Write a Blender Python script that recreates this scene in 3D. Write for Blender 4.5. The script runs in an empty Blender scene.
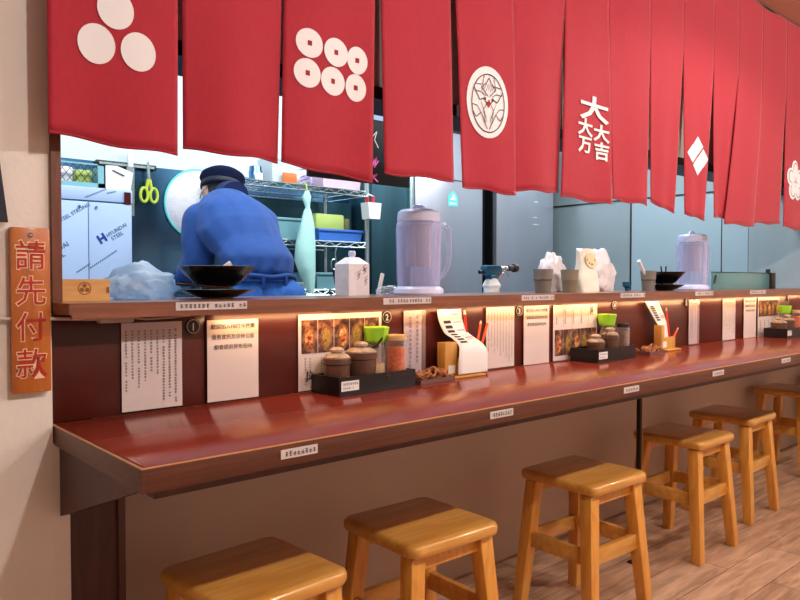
import bpy, bmesh, math, random
from mathutils import Vector, Matrix, noise
R = math.radians
PI = math.pi
COL = bpy.context.scene.collection
random.seed(7)

# ------------------------------------------------------------------ materials
def srgb(r, g, b):
    f = lambda c: (c/255/12.92) if c/255 <= .04045 else ((c/255+.055)/1.055)**2.4
    return (f(r), f(g), f(b), 1)

def mat(name, c, rough=.5, metal=0, spec=.5, noise_=None, bump=None, emit=None, alpha=1, trans=0, coat=0, sheen=0, c2=None, ior=1.45):
    m = bpy.data.materials.new(name); m.use_nodes = True
    nt = m.node_tree; b = nt.nodes['Principled BSDF']
    c = srgb(*c)
    b.inputs['Base Color'].default_value = c
    b.inputs['Roughness'].default_value = rough
    b.inputs['Metallic'].default_value = metal
    b.inputs['Specular IOR Level'].default_value = spec
    b.inputs['IOR'].default_value = ior
    b.inputs['Alpha'].default_value = alpha
    b.inputs['Transmission Weight'].default_value = trans
    b.inputs['Coat Weight'].default_value = coat
    b.inputs['Coat Roughness'].default_value = .08
    b.inputs['Sheen Weight'].default_value = sheen
    if emit:
        b.inputs['Emission Color'].default_value = srgb(*emit[0]); b.inputs['Emission Strength'].default_value = emit[1]
    tc = nt.nodes.new('ShaderNodeTexCoord')
    if noise_ or c2:
        sc, amt, stretch = noise_ or (8, .12, (1, 1, 1))
        mp = nt.nodes.new('ShaderNodeMapping'); mp.inputs['Scale'].default_value = stretch
        nz = nt.nodes.new('ShaderNodeTexNoise'); nz.inputs['Scale'].default_value = sc; nz.inputs['Detail'].default_value = 4
        rp = nt.nodes.new('ShaderNodeValToRGB')
        d = srgb(*c2) if c2 else tuple(v*(1-amt) for v in c[:3])+(1,)
        e = c if c2 else tuple(min(1, v*(1+amt)) for v in c[:3])+(1,)
        rp.color_ramp.elements[0].position = .32; rp.color_ramp.elements[1].position = .68
        rp.color_ramp.elements[0].color = d; rp.color_ramp.elements[1].color = e
        nt.links.new(tc.outputs['Object'], mp.inputs['Vector']); nt.links.new(mp.outputs[0], nz.inputs['Vector'])
        nt.links.new(nz.outputs['Fac'], rp.inputs['Fac']); nt.links.new(rp.outputs['Color'], b.inputs['Base Color'])
    if bump:
        sc, st, dist = bump
        nz = nt.nodes.new('ShaderNodeTexNoise'); nz.inputs['Scale'].default_value = sc; nz.inputs['Detail'].default_value = 5
        bp = nt.nodes.new('ShaderNodeBump'); bp.inputs['Strength'].default_value = st; bp.inputs['Distance'].default_value = dist
        nt.links.new(tc.outputs['Object'], nz.inputs['Vector']); nt.links.new(nz.outputs['Fac'], bp.inputs['Height'])
        nt.links.new(bp.outputs[0], b.inputs['Normal'])
    return m

def clear_plastic(name, c, opacity, rough=.12):
    m = bpy.data.materials.new(name); m.use_nodes = True
    nt = m.node_tree; b = nt.nodes['Principled BSDF']
    b.inputs['Base Color'].default_value = srgb(*c); b.inputs['Roughness'].default_value = rough
    t = nt.nodes.new('ShaderNodeBsdfTransparent'); t.inputs[0].default_value = (.96, .96, 1, 1)
    mx = nt.nodes.new('ShaderNodeMixShader')
    lw = nt.nodes.new('ShaderNodeLayerWeight'); lw.inputs['Blend'].default_value = .35
    mr = nt.nodes.new('ShaderNodeMapRange'); mr.inputs['To Min'].default_value = opacity; mr.inputs['To Max'].default_value = min(1, opacity+.55)
    nt.links.new(lw.outputs['Facing'], mr.inputs['Value']); nt.links.new(mr.outputs[0], mx.inputs[0])
    nt.links.new(t.outputs[0], mx.inputs[1]); nt.links.new(b.outputs[0], mx.inputs[2])
    nt.links.new(mx.outputs[0], nt.nodes['Material Output'].inputs['Surface'])
    return m

def wood_mat(name, light, dark, scale=10, stretch=(1, 12, 12), rough=.35, coat=0, rings=.6):
    m = bpy.data.materials.new(name); m.use_nodes = True
    nt = m.node_tree; b = nt.nodes['Principled BSDF']
    b.inputs['Roughness'].default_value = rough; b.inputs['Coat Weight'].default_value = coat; b.inputs['Coat Roughness'].default_value = .12
    tc = nt.nodes.new('ShaderNodeTexCoord'); mp = nt.nodes.new('ShaderNodeMapping'); mp.inputs['Scale'].default_value = stretch
    nz = nt.nodes.new('ShaderNodeTexNoise'); nz.inputs['Scale'].default_value = scale; nz.inputs['Detail'].default_value = 6; nz.inputs['Distortion'].default_value = rings
    rp = nt.nodes.new('ShaderNodeValToRGB'); rp.color_ramp.elements[0].position = .3; rp.color_ramp.elements[1].position = .7
    rp.color_ramp.elements[0].color = srgb(*dark); rp.color_ramp.elements[1].color = srgb(*light)
    nt.links.new(tc.outputs['Object'], mp.inputs[0]); nt.links.new(mp.outputs[0], nz.inputs['Vector'])
    nt.links.new(nz.outputs['Fac'], rp.inputs[0]); nt.links.new(rp.outputs[0], b.inputs['Base Color'])
    return m

M = {}
M['plaster'] = mat('plaster', (232, 226, 220), .85, bump=(60, .25, .004), noise_=(3, .05, (1, 1, 1)))
M['lower_wall'] = mat('lower_wall_paint', (206, 186, 170), .8, bump=(25, .1, .003))
M['ceiling'] = mat('ceiling_paint', (200, 170, 150), .9)
M['white_paint'] = mat('white_paint', (225, 238, 240), .7)
M['noren'] = mat('noren_cloth', (164, 24, 46), .8, sheen=.2, noise_=(160, .06, (1, 1, .25)), bump=(300, .08, .001))
M['noren_white'] = mat('noren_print', (232, 232, 236), .8)
M['noren_ink'] = mat('noren_ink', (70, 45, 50), .8)
M['noren_red_dot'] = mat('noren_red_print', (175, 28, 42), .8)
M['counter'] = mat('counter_laminate', (146, 56, 40), .19, spec=.6, noise_=(6, .07, (.4, 3, 1)), bump=(30, .01, .0006))
M['counter_edge'] = wood_mat('counter_edge_band', (100, 56, 38), (76, 40, 28), 6, (1, 8, 30), .4)
M['edge_line'] = mat('pale_edge', (206, 150, 96), .4)  # pale tan line along the counter edges and leg front
M['dark_wood'] = wood_mat('dark_brown_board', (82, 48, 42), (60, 32, 30), 4, (8, 8, 1), .5)
M['riser'] = mat('riser_laminate', (72, 24, 18), .32, spec=.5, noise_=(5, .1, (1, 1, 3)))
M['ledge'] = wood_mat('ledge_wood', (138, 86, 62), (108, 62, 44), 5, (1, 9, 20), .3, .3)
M['jamb'] = wood_mat('jamb_wood', (120, 66, 42), (84, 42, 26), 8, (14, 14, 1), .45)
M['black'] = mat('black_paint', (14, 13, 15), .4)
M['beam'] = mat('dark_beam', (30, 18, 18), .5)
M['stool'] = wood_mat('pine_wood', (234, 178, 92), (214, 146, 58), 5, (1.2, 9, 9), .28, .5)
M['stool_leg'] = wood_mat('pine_leg', (230, 168, 78), (208, 138, 52), 6, (9, 9, 1.2), .32, .4)
M['paper'] = mat('paper', (208, 198, 198), .6)
M['paper_white'] = mat('white_paper', (238, 236, 236), .6)
M['ink'] = mat('ink', (50, 40, 42), .7)
M['ink_grey'] = mat('grey_ink', (110, 96, 96), .7)
M['metal_dark'] = mat('dark_steel', (70, 60, 56), .35, .8)
M['steel'] = mat('stainless', (90, 138, 176), .2, 1, noise_=(2.0, .25, (1.5, 1, .25)))
M['steel_warm'] = mat('stainless_door', (186, 186, 196), .36, .8, noise_=(1.6, .12, (1, 1, .2)))
M['steel_dark'] = mat('stainless_dark', (44, 80, 92), .4, .6, noise_=(2.2, .4, (2, 2, .3)))
M['chrome'] = mat('chrome_wire', (190, 205, 205), .25, .9)
M['wall_panel'] = mat('grey_blue_panel', (160, 174, 178), .3, .25, noise_=(1.2, .05, (1, 1, 1)))
M['wall_panel2'] = mat('pale_panel', (170, 190, 198), .35, .2)
M['film'] = mat('blue_white_film', (172, 192, 224), .4)
M['film_ink'] = mat('film_ink', (92, 104, 140), .5)
M['film_blue'] = mat('film_blue_ink', (36, 64, 150), .5)
M['tile_blue'] = mat('kitchen_floor', (96, 110, 112), .5)
M['orange_sign'] = wood_mat('sign_wood', (196, 112, 40), (170, 88, 28), 5, (9, 9, 1), .35, .4)
M['sign_red'] = mat('sign_red', (176, 36, 26), .5)
M['sign_cream'] = mat('sign_cream', (240, 205, 170), .5)
M['navy'] = mat('navy', (22, 26, 44), .6)
M['masu'] = wood_mat('masu_wood', (222, 172, 106), (200, 146, 84), 6, (1.5, 10, 10), .45)
M['brand_mark'] = mat('burnt_mark', (140, 84, 40), .6)
M['bag'] = mat('plastic_bag', (214, 234, 250), .3, spec=.6, bump=(30, .4, .01))
def add_translucency(m, c, f):
    nt = m.node_tree; b = nt.nodes['Principled BSDF']; t = nt.nodes.new('ShaderNodeBsdfTranslucent'); t.inputs[0].default_value = srgb(*c)
    mx = nt.nodes.new('ShaderNodeMixShader'); mx.inputs[0].default_value = f
    nt.links.new(b.outputs[0], mx.inputs[1]); nt.links.new(t.outputs[0], mx.inputs[2]); nt.links.new(mx.outputs[0], nt.nodes['Material Output'].inputs['Surface'])
add_translucency(M['bag'], (200, 228, 252), .6)
M['bag_white'] = mat('white_plastic_bag', (232, 226, 232), .35, bump=(25, .4, .01))
M['bag_cream'] = mat('cream_bag', (236, 232, 218), .5, bump=(18, .3, .006))
M['bag_print'] = mat('bag_yellow_print', (232, 214, 170), .5)
M['green_ink'] = mat('green_print', (96, 120, 90), .6)
M['bowl'] = mat('black_lacquer', (16, 15, 18), .16, spec=.6)
M['bowl_red'] = mat('bowl_inside', (70, 18, 20), .25)
M['spoon'] = mat('white_melamine', (235, 232, 230), .3)
M['jug'] = clear_plastic('lilac_clear_plastic', (214, 214, 248), .16, .1)
M['jug_solid'] = mat('lilac_plastic', (210, 214, 246), .25, alpha=1)
M['jug_core'] = clear_plastic('jug_core_plastic', (220, 208, 214), .35, .3)
M['clear'] = clear_plastic('clear_plastic', (225, 225, 228), .07, .08)
M['glass_teal'] = clear_plastic('teal_glass', (110, 160, 160), .5, .08)
M['acrylic'] = clear_plastic('acrylic', (220, 200, 195), .05, .15)
M['cup'] = mat('grey_tumbler', (122, 118, 112), .35)
M['cup2'] = mat('taupe_tumbler', (134, 124, 104), .35)
M['torch_blue'] = mat('torch_blue', (12, 84, 112), .35)
M['torch_orange'] = mat('torch_orange', (226, 98, 40), .4)
M['brass'] = mat('torch_metal', (190, 190, 180), .25, .9)
M['condiment_box'] = mat('black_box', (20, 17, 20), .35)
M['pot'] = mat('brown_ceramic_pot', (98, 68, 54), .3, noise_=(12, .15, (1, 1, 1)), coat=.3)
M['pot_lid'] = mat('speckled_lid', (206, 186, 166), .35, c2=(150, 126, 106), noise_=(60, .2, (1, 1, 1)))
M['green_cap'] = mat('lime_cap', (150, 214, 54), .35)
M['sesame'] = mat('sesame', (226, 190, 130), .7, c2=(200, 160, 96), noise_=(200, .2, (1, 1, 1)))
M['chili'] = mat('chilli_flakes', (232, 116, 20), .6, c2=(190, 66, 10), noise_=(140, .2, (1, 1, 1)))
M['herb'] = mat('brown_spice', (150, 108, 76), .7, c2=(96, 62, 42), noise_=(160, .2, (1, 1, 1)))
M['cork'] = mat('cork_lid', (222, 178, 120), .6)
M['wood_block'] = wood_mat('holder_wood', (214, 164, 84), (190, 138, 62), 7, (9, 9, 1), .45)
M['red_pen'] = mat('red_pen', (206, 48, 36), .35)
M['orange_pencil'] = mat('orange_pencil', (232, 92, 30), .4)
M['loop'] = mat('brown_loops', (196, 130, 84), .6, c2=(140, 84, 54), noise_=(50, .2, (1, 1, 1)))
M['tray'] = mat('dark_pink_tray', (104, 70, 66), .35)
M['blue_tray'] = mat('blue_plastic', (66, 122, 214), .4)
M['teal_bin'] = mat('teal_bin', (120, 168, 176), .45)
M['mint_cloth'] = mat('mint_bag', (176, 224, 214), .5, bump=(20, .5, .01))
M['lime_box'] = mat('lime_cloth', (176, 196, 104), .6)
M['olive_box'] = mat('olive_box', (92, 92, 44), .6)
M['pink_tub'] = mat('pink_tub', (226, 190, 212), .4)
M['white_tub'] = clear_plastic('white_tub', (226, 236, 240), .6, .3)
M['purple'] = mat('purple_print', (156, 130, 206), .5)
M['orange'] = mat('orange_fill', (232, 112, 50), .5)
M['red_handle'] = mat('red_handle', (190, 40, 44), .4)
M['lime_handle'] = mat('lime_handle', (196, 210, 62), .35)
M['sticker'] = mat('teal_sticker', (110, 214, 214), .5)
M['pink_neon'] = mat('pink_chalk', (255, 120, 200), .5)
M['white_chalk'] = mat('white_chalk', (235, 225, 225), .5)
M['skin'] = mat('skin', (206, 150, 126), .5)
M['shirt'] = mat('blue_sweatshirt', (32, 72, 140), .85, sheen=.1, bump=(8, .15, .01), noise_=(5, .05, (1, 1, 1)))
M['cuff'] = mat('navy_rib', (30, 44, 92), .85)
M['jeans'] = mat('denim', (48, 100, 178), .8, noise_=(120, .15, (1, 1, 1)), bump=(9, .3, .02))
M['jeans_seam'] = mat('denim_seam', (30, 66, 140), .8)
M['cap'] = mat('navy_cap', (12, 18, 48), .95, spec=.2)
M['hair'] = mat('dark_hair', (26, 26, 40), .6)
M['mask'] = mat('white_mask', (226, 230, 236), .6)
M['shoe'] = mat('black_shoe', (22, 22, 24), .5)
M['lamp'] = mat('led_strip', (255, 226, 180), .5, emit=((255, 206, 150), 1.7))
M['tap'] = mat('white_cable', (216, 206, 200), .45)
M['cream_wire'] = mat('cream_plastic', (200, 184, 176), .5)
M['fixture'] = mat('fixture_white', (235, 235, 235), .4)
M['tube'] = mat('tube_light', (240, 250, 255), .5, emit=((222, 240, 255), 6))

def boards(m, axis, pitch, lo, hi):
    nt = m.node_tree; b = nt.nodes['Principled BSDF']; src = b.inputs['Base Color'].links[0].from_socket
    tc = nt.nodes.new('ShaderNodeTexCoord'); sp_ = nt.nodes.new('ShaderNodeSeparateXYZ'); nt.links.new(tc.outputs['Object'], sp_.inputs[0])
    a = nt.nodes.new('ShaderNodeMath'); a.operation = 'MULTIPLY_ADD'; a.inputs[1].default_value = 1/pitch; a.inputs[2].default_value = .5
    f = nt.nodes.new('ShaderNodeMath'); f.operation = 'FLOOR'; wn = nt.nodes.new('ShaderNodeTexWhiteNoise'); wn.noise_dimensions = '1D'
    mr = nt.nodes.new('ShaderNodeMapRange'); mr.inputs['To Min'].default_value = lo; mr.inputs['To Max'].default_value = hi
    mx = nt.nodes.new('ShaderNodeMix'); mx.data_type = 'RGBA'; mx.blend_type = 'MULTIPLY'; mx.inputs['Factor'].default_value = 1
    nt.links.new(sp_.outputs[axis], a.inputs[0]); nt.links.new(a.outputs[0], f.inputs[0]); nt.links.new(f.outputs[0], wn.inputs['W'])
    nt.links.new(wn.outputs['Value'], mr.inputs['Value']); nt.links.new(src, mx.inputs['A']); nt.links.new(mr.outputs[0], mx.inputs['B']); nt.links.new(mx.outputs['Result'], b.inputs['Base Color'])
boards(M['stool'], 'Y', .1, .82, 1.06)
def floor_mat():
    m = bpy.data.materials.new('wood_plank_floor'); m.use_nodes = True
    nt = m.node_tree; b = nt.nodes['Principled BSDF']; b.inputs['Roughness'].default_value = .42
    tc = nt.nodes.new('ShaderNodeTexCoord')
    br = nt.nodes.new('ShaderNodeTexBrick'); br.offset = .37
    br.inputs['Scale'].default_value = 1; br.inputs['Brick Width'].default_value = .92; br.inputs['Row Height'].default_value = .15
    br.inputs['Mortar Size'].default_value = .0015; br.inputs['Bias'].default_value = 0
    br.inputs['Color1'].default_value = srgb(208, 176, 150); br.inputs['Color2'].default_value = srgb(188, 152, 126); br.inputs['Mortar'].default_value = srgb(110, 76, 58)
    mp = nt.nodes.new('ShaderNodeMapping'); mp.inputs['Scale'].default_value = (1.3, 9, 1)
    nz = nt.nodes.new('ShaderNodeTexNoise'); nz.inputs['Scale'].default_value = 3.5; nz.inputs['Detail'].default_value = 7; nz.inputs['Distortion'].default_value = .8
    rp = nt.nodes.new('ShaderNodeValToRGB'); rp.color_ramp.elements[0].position = .35; rp.color_ramp.elements[1].position = .65
    rp.color_ramp.elements[0].color = (.62, .56, .52, 1); rp.color_ramp.elements[1].color = (1.1, 1.08, 1.05, 1)
    mx = nt.nodes.new('ShaderNodeMix'); mx.data_type = 'RGBA'; mx.blend_type = 'MULTIPLY'; mx.inputs['Factor'].default_value = 1
    nt.links.new(tc.outputs['Object'], br.inputs['Vector']); nt.links.new(tc.outputs['Object'], mp.inputs[0]); nt.links.new(mp.outputs[0], nz.inputs['Vector'])
    nt.links.new(nz.outputs['Fac'], rp.inputs[0]); nt.links.new(br.outputs['Color'], mx.inputs['A']); nt.links.new(rp.outputs[0], mx.inputs['B'])
    nt.links.new(mx.outputs['Result'], b.inputs['Base Color'])
    return m
M['floor'] = floor_mat()

def food_mat(name, a, b_, c_, sc):
    m = bpy.data.materials.new(name); m.use_nodes = True
    nt = m.node_tree; b = nt.nodes['Principled BSDF']; b.inputs['Roughness'].default_value = .45
    tc = nt.nodes.new('ShaderNodeTexCoord'); nz = nt.nodes.new('ShaderNodeTexNoise'); nz.inputs['Scale'].default_value = sc; nz.inputs['Detail'].default_value = 3
    rp = nt.nodes.new('ShaderNodeValToRGB'); e = rp.color_ramp.elements
    e[0].position = .36; e[0].color = srgb(*a); e[1].position = .64; e[1].color = srgb(*c_)
    k = e.new(.5); k.color = srgb(*b_)
    nt.links.new(tc.outputs['Object'], nz.inputs['Vector']); nt.links.new(nz.outputs['Fac'], rp.inputs[0]); nt.links.new(rp.outputs[0], b.inputs['Base Color'])
    return m
M['photo_dark'] = food_mat('menu_photo_ground', (46, 22, 26), (84, 48, 40), (150, 110, 86), 45)
M['food1'] = food_mat('menu_photo_food', (96, 44, 22), (196, 112, 54), (226, 180, 130), 110)
M['food2'] = food_mat('menu_photo_food_green', (90, 56, 24), (176, 134, 60), (110, 116, 50), 110)

# ------------------------------------------------------------------ mesh builder
_tc = {}
def text_data(s, bold=0.0, space=1.0, line=1.0):
    key = (s, bold, space, line)
    if key not in _tc:
        cu = bpy.data.curves.new('t', 'FONT'); cu.body = s; cu.size = 1; cu.offset = bold
        cu.align_x = 'CENTER'; cu.align_y = 'CENTER'; cu.space_character = space; cu.space_line = line; cu.resolution_u = 2
        ob = bpy.data.objects.new('t', cu); COL.objects.link(ob)
        me = ob.to_mesh()
        _tc[key] = ([v.co.copy() for v in me.vertices], [tuple(p.vertices) for p in me.polygons])
        ob.to_mesh_clear(); bpy.data.objects.remove(ob); bpy.data.curves.remove(cu)
    return _tc[key]

class MB:
    def __init__(s): s.bm = bmesh.new()
    def _add(s, verts, faces, mtx=None):
        vs = [s.bm.verts.new((mtx @ Vector(v)) if mtx else v) for v in verts]
        for f in faces:
            try: s.bm.faces.new([vs[i] for i in f])
            except ValueError: pass
        return s
    def box(s, x0, x1, y0, y1, z0, z1, bev=0, mtx=None, seg=2):
        t = bmesh.new(); bmesh.ops.create_cube(t, size=1)
        for v in t.verts: v.co = Vector(((x0+x1)/2+v.co.x*(x1-x0), (y0+y1)/2+v.co.y*(y1-y0), (z0+z1)/2+v.co.z*(z1-z0)))
        if bev: bmesh.ops.bevel(t, geom=t.edges[:], offset=bev, segments=seg, profile=.5, affect='EDGES')
        s.merge(t, mtx); return s
    def merge(s, t, mtx=None):
        t.verts.index_update()
        s._add([v.co.copy() for v in t.verts], [[v.index for v in f.verts] for f in t.faces], mtx); t.free()
    def lathe(s, prof, c=(0, 0, 0), n=32, mtx=None, sx=1, sy=1):
        vs = []; fs = []
        for r, z in prof:
            for k in range(n):
                a = 2*PI*k/n; vs.append(Vector((c[0]+max(r, 1e-5)*math.cos(a)*sx, c[1]+max(r, 1e-5)*math.sin(a)*sy, c[2]+z)))
        for i in range(len(prof)-1):
            for k in range(n): fs.append((i*n+k, i*n+(k+1) % n, (i+1)*n+(k+1) % n, (i+1)*n+k))
        fs.append(tuple(range(n))[::-1]); fs.append(tuple((len(prof)-1)*n+k for k in range(n)))
        s._add(vs, fs, mtx); return s
    def tube(s, pts, r, n=10, closed=False):
        pts = [Vector(p) for p in pts]; rr = r if isinstance(r, (list, tuple)) else [r]*len(pts)
        vs = []; fs = []; N = len(pts); up = None
        for i, p in enumerate(pts):
            a = pts[(i-1) % N] if closed or i > 0 else p; b = pts[(i+1) % N] if closed or i < N-1 else p
            d = (b-a).normalized()
            if up is None: up = Vector((0, 0, 1)) if abs(d.z) < .9 else Vector((1, 0, 0))
            x = d.cross(up).normalized(); y = x.cross(d).normalized(); up = y
            for k in range(n):
                t = 2*PI*k/n; vs.append(p+(x*math.cos(t)+y*math.sin(t))*rr[i])
        for i in range(N if closed else N-1):
            j = (i+1) % N
            for k in range(n): fs.append((i*n+k, i*n+(k+1) % n, j*n+(k+1) % n, j*n+k))
        if not closed: fs.append(tuple(range(n))[::-1]); fs.append(tuple((N-1)*n+k for k in range(n)))
        s._add(vs, fs); return s
    def bar(s, p0, p1, w, d, bev=0, up=(0, 1, 0)):   # rectangular bar between two points
        p0 = Vector(p0); p1 = Vector(p1); z = (p1-p0).normalized(); x = Vector(up).cross(z).normalized(); y = z.cross(x)
        m = Matrix((x, y, z)).transposed().to_4x4(); m.translation = p0
        L = (p1-p0).length
        return s.box(-w/2, w/2, -d/2, d/2, 0, L, bev, m)
    def ball(s, c, r, sc=(1, 1, 1), n=3):
        t = bmesh.new(); bmesh.ops.create_icosphere(t, subdivisions=n, radius=r)
        for v in t.verts: v.co = Vector((c[0]+v.co.x*sc[0], c[1]+v.co.y*sc[1], c[2]+v.co.z*sc[2]))
        s.merge(t); return s
    def prism(s, poly, a0, a1, axis='y', mtx=None):   # polygon extruded along an axis
        def P(p, a):
            return {'y': (p[0], a, p[1]), 'x': (a, p[0], p[1]), 'z': (p[0], p[1], a)}[axis]
        n = len(poly); vs = [P(p, a0) for p in poly]+[P(p, a1) for p in poly]
        fs = [tuple(range(n)), tuple(range(n, 2*n))[::-1]]+[(i, (i+1) % n, n+(i+1) % n, n+i) for i in range(n)]
        s._add(vs, fs, mtx); return s
    def text(s, txt, fn, size, bold=0.0, sx=1, space=1.0, line=1.0, rot=0):   # fn maps (a, b) on the lettered plane to a point
        vs, fs = text_data(txt, bold, space, line); c, q = math.cos(rot), math.sin(rot)
        s._add([fn((v.x*sx*c-v.y*q)*size, (v.x*sx*q+v.y*c)*size) for v in vs], fs); return s
    def rect(s, fn, a0, a1, b0, b1):
        s._add([fn(a0, b0), fn(a1, b0), fn(a1, b1), fn(a0, b1)], [(0, 1, 2, 3)]); return s
    def disc(s, fn, a, b, ra, rb, n=28, hole=None):
        if hole:
            vs = []; sq = []
            for k in range(n):
                t = 2*PI*(k+.5)/n; c, q = math.cos(t), math.sin(t); m_ = max(abs(c), abs(q))
                vs += [(a+hole[0]*c/m_, b+hole[1]*q/m_), (a+(ra*.6)*c, b+(rb*.6)*q), (a+ra*c, b+rb*q)]
            fs = []
            for k in range(n):
                j = (k+1) % n; fs += [(3*k, 3*k+1, 3*j+1, 3*j), (3*k+1, 3*k+2, 3*j+2, 3*j+1)]
            s._add([fn(*v) for v in vs], fs)
        else:
            rings = (.33, .66, 1); vs = [(a, b)]
            for q in rings:
                for k in range(n): t = 2*PI*k/n; vs.append((a+ra*q*math.cos(t), b+rb*q*math.sin(t)))
            fs = [(0, 1+k, 1+(k+1) % n) for k in range(n)]
            for i in range(2):
                for k in range(n): j = (k+1) % n; fs.append((1+i*n+k, 1+(i+1)*n+k, 1+(i+1)*n+j, 1+i*n+j))
            s._add([fn(*v) for v in vs], fs)
        return s
    def line2(s, fn, pts, w):   # a drawn stroke on the lettered plane
        for (a, b), (c, d) in zip(pts, pts[1:]):
            L = math.hypot(c-a, d-b) or 1; nx, ny = -(d-b)/L*w/2, (c-a)/L*w/2
            s._add([fn(a+nx, b+ny), fn(a-nx, b-ny), fn(c-nx, d-ny), fn(c+nx, d+ny)], [(0, 1, 2, 3)])
        return s
    def build(s, name, m, parent=None, world=False, smooth=35):
        bmesh.ops.recalc_face_normals(s.bm, faces=s.bm.faces[:]) if name not in ('lettering', 'printed_text') else None
        me = bpy.data.meshes.new(name); 
        org = None
        if parent is not None and world: org = parent.matrix_world.translation if parent.parent is None else None
        if parent is None and world:
            zs = [v.co for v in s.bm.verts]
            org = Vector(((min(v.x for v in zs)+max(v.x for v in zs))/2, (min(v.y for v in zs)+max(v.y for v in zs))/2, min(v.z for v in zs)))
        if parent is not None and world:
            org = Vector(parent.get('_w', (0, 0, 0)))
        if org is not None:
            for v in s.bm.verts: v.co -= org
        s.bm.to_mesh(me); s.bm.free()
        if smooth:
            for p in me.polygons: p.use_smooth = True
            me.set_sharp_from_angle(angle=R(smooth))
        me.materials.append(M[m] if isinstance(m, str) else m)
        o = bpy.data.objects.new(name, me); COL.objects.link(o)
        if parent is not None: o.parent = parent
        elif org is not None: o.location = org
        if world and org is not None: o['_w'] = tuple(org)
        return o

def tag(o, label, cat, group=None, kind=None):
    o['label'] = label; o['category'] = cat
    if group: o['group'] = group
    if kind: o['kind'] = kind
    return o
def empty(name, loc, label, cat, group=None, rz=0):
    o = bpy.data.objects.new(name, None); COL.objects.link(o); o.location = loc; o.rotation_euler.z = rz
    o['_w'] = tuple(loc); o.empty_display_size = .05
    return tag(o, label, cat, group)
def struct(name, mb, m, parent=None):
    o = mb.build(name, m, parent, world=True, smooth=0)
    if parent is None: o['kind'] = 'structure'
    return o
def copy_tree(o, parent=None):
    c = o.copy(); COL.objects.link(c); c.parent = parent
    for ch in list(o.children): copy_tree(ch, c)
    return c

def plane_y(x, y, z):      # a lettered plane facing the diners (-Y)
    return lambda a, b: Vector((x+a, y, z+b))

# ------------------------------------------------------------------ the setting
H = 2.37
struct('floor', MB().box(-2.5, 6.6, -3.2, 1.9, -.1, 0), 'floor')
struct('floor_kitchen', MB().box(-.2, 6.6, 1.9, 3.7, -.1, 0), 'tile_blue')
struct('ceiling', MB().box(-2.5, 6.6, -3.2, 1.53, H, H+.1), 'ceiling')
struct('ceiling_kitchen', MB().box(-.2, 6.6, 1.53, 3.7, H+.05, H+.15), 'white_paint')
struct('wall_left', MB().box(-2.6, .41, 1.48, 1.85, 0, H+.2), 'plaster')
struct('wall_left_lower', MB().box(.41, .44, 1.48, 1.85, 0, .7445), 'plaster')
struct('wall_side', MB().box(-2.7, -2.5, -3.2, 1.9, 0, H+.2), 'plaster')
struct('wall_back', MB().box(-2.5, 6.6, -3.4, -3.2, 0, H+.2), 'plaster')
struct('wall_right', MB().box(6.6, 6.8, -3.2, 3.7, 0, H+.2), 'plaster')
struct('wall_lower', MB().box(.44, 6.6, 1.76, 1.84, 0, .97), 'lower_wall')
struct('wall_header', MB().box(.41, 6.6, 1.56, 1.68, 1.6, H+.2), 'plaster')
struct('trim_1', MB().box(.429, 4.9, 1.545, 1.7, 1.568, 1.602), 'beam')
struct('trim_2', MB().box(.41, .428, 1.47, 1.86, 1.018, 1.6), 'jamb')
struct('wall_kitchen_back', MB().box(-.2, 4.6, 3.45, 3.6, 0, H+.2), 'white_paint')
struct('wall_kitchen_left', MB().box(-.3, -.2, 1.85, 3.6, 0, H+.2), 'white_paint')
wk = MB().box(4.5, 4.6, 1.86, 3.45, 0, H+.2).box(4.5, 4.6, 1.50, 1.86, 1.0185, 1.567).build('wall_kitchen_right', 'wall_panel', None, True, 0); wk['kind'] = 'structure'
struct('trim_3', MB().box(4.49, 4.5, 1.86, 3.45, 1.62, 1.628), 'metal_dark')
struct('trim_4', MB().box(4.492, 4.5, 2.66, 2.668, 0, 1.62), 'metal_dark')
struct('trim_5', MB().box(4.492, 4.5, 2.028, 2.034, 0, 1.62), 'metal_dark')
struct('wall_pale_panel', MB().box(4.494, 4.4995, 1.87, 2.655, .3, 1.615), 'wall_panel2')
struct('wall_steel_backsplash', MB().box(.5, 2.7, 3.435, 3.45, .8, 1.617), 'steel')
struct('wall_end_board', MB().box(.44, .538, 1.5, 1.76, 0, .745).box(.538, .552, 1.49, 1.76, 0, .745), 'dark_wood')

# riser behind the counter and the ledge above it
rs = empty('counter_riser', (2.9, 1.5, .78), 'dark red brown upright panel between the counter and the upper ledge', 'panel')
for a, b in ((.41, .738), (.74, 1.872), (1.874, 3.006), (3.008, 4.14), (4.142, 5.6)):
    MB().box(a, b, 1.5, 1.54, .7805, .994, .001).build('riser_board', 'riser', rs, True)
lg = empty('serving_ledge', (2.9, 1.6, .995), 'long brown wooden serving ledge on top of the riser panel', 'ledge')
MB().prism([(.425, 1.42), (5.6, 1.42), (5.6, 1.775), (.412, 1.775), (.412, 1.455)], .9955, 1.0175, 'z').build('ledge_board', 'ledge', lg, True)
MB().box(.43, 5.6, 1.42, 1.432, .987, .9955).build('front_lip', 'ledge', lg, True)

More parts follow.
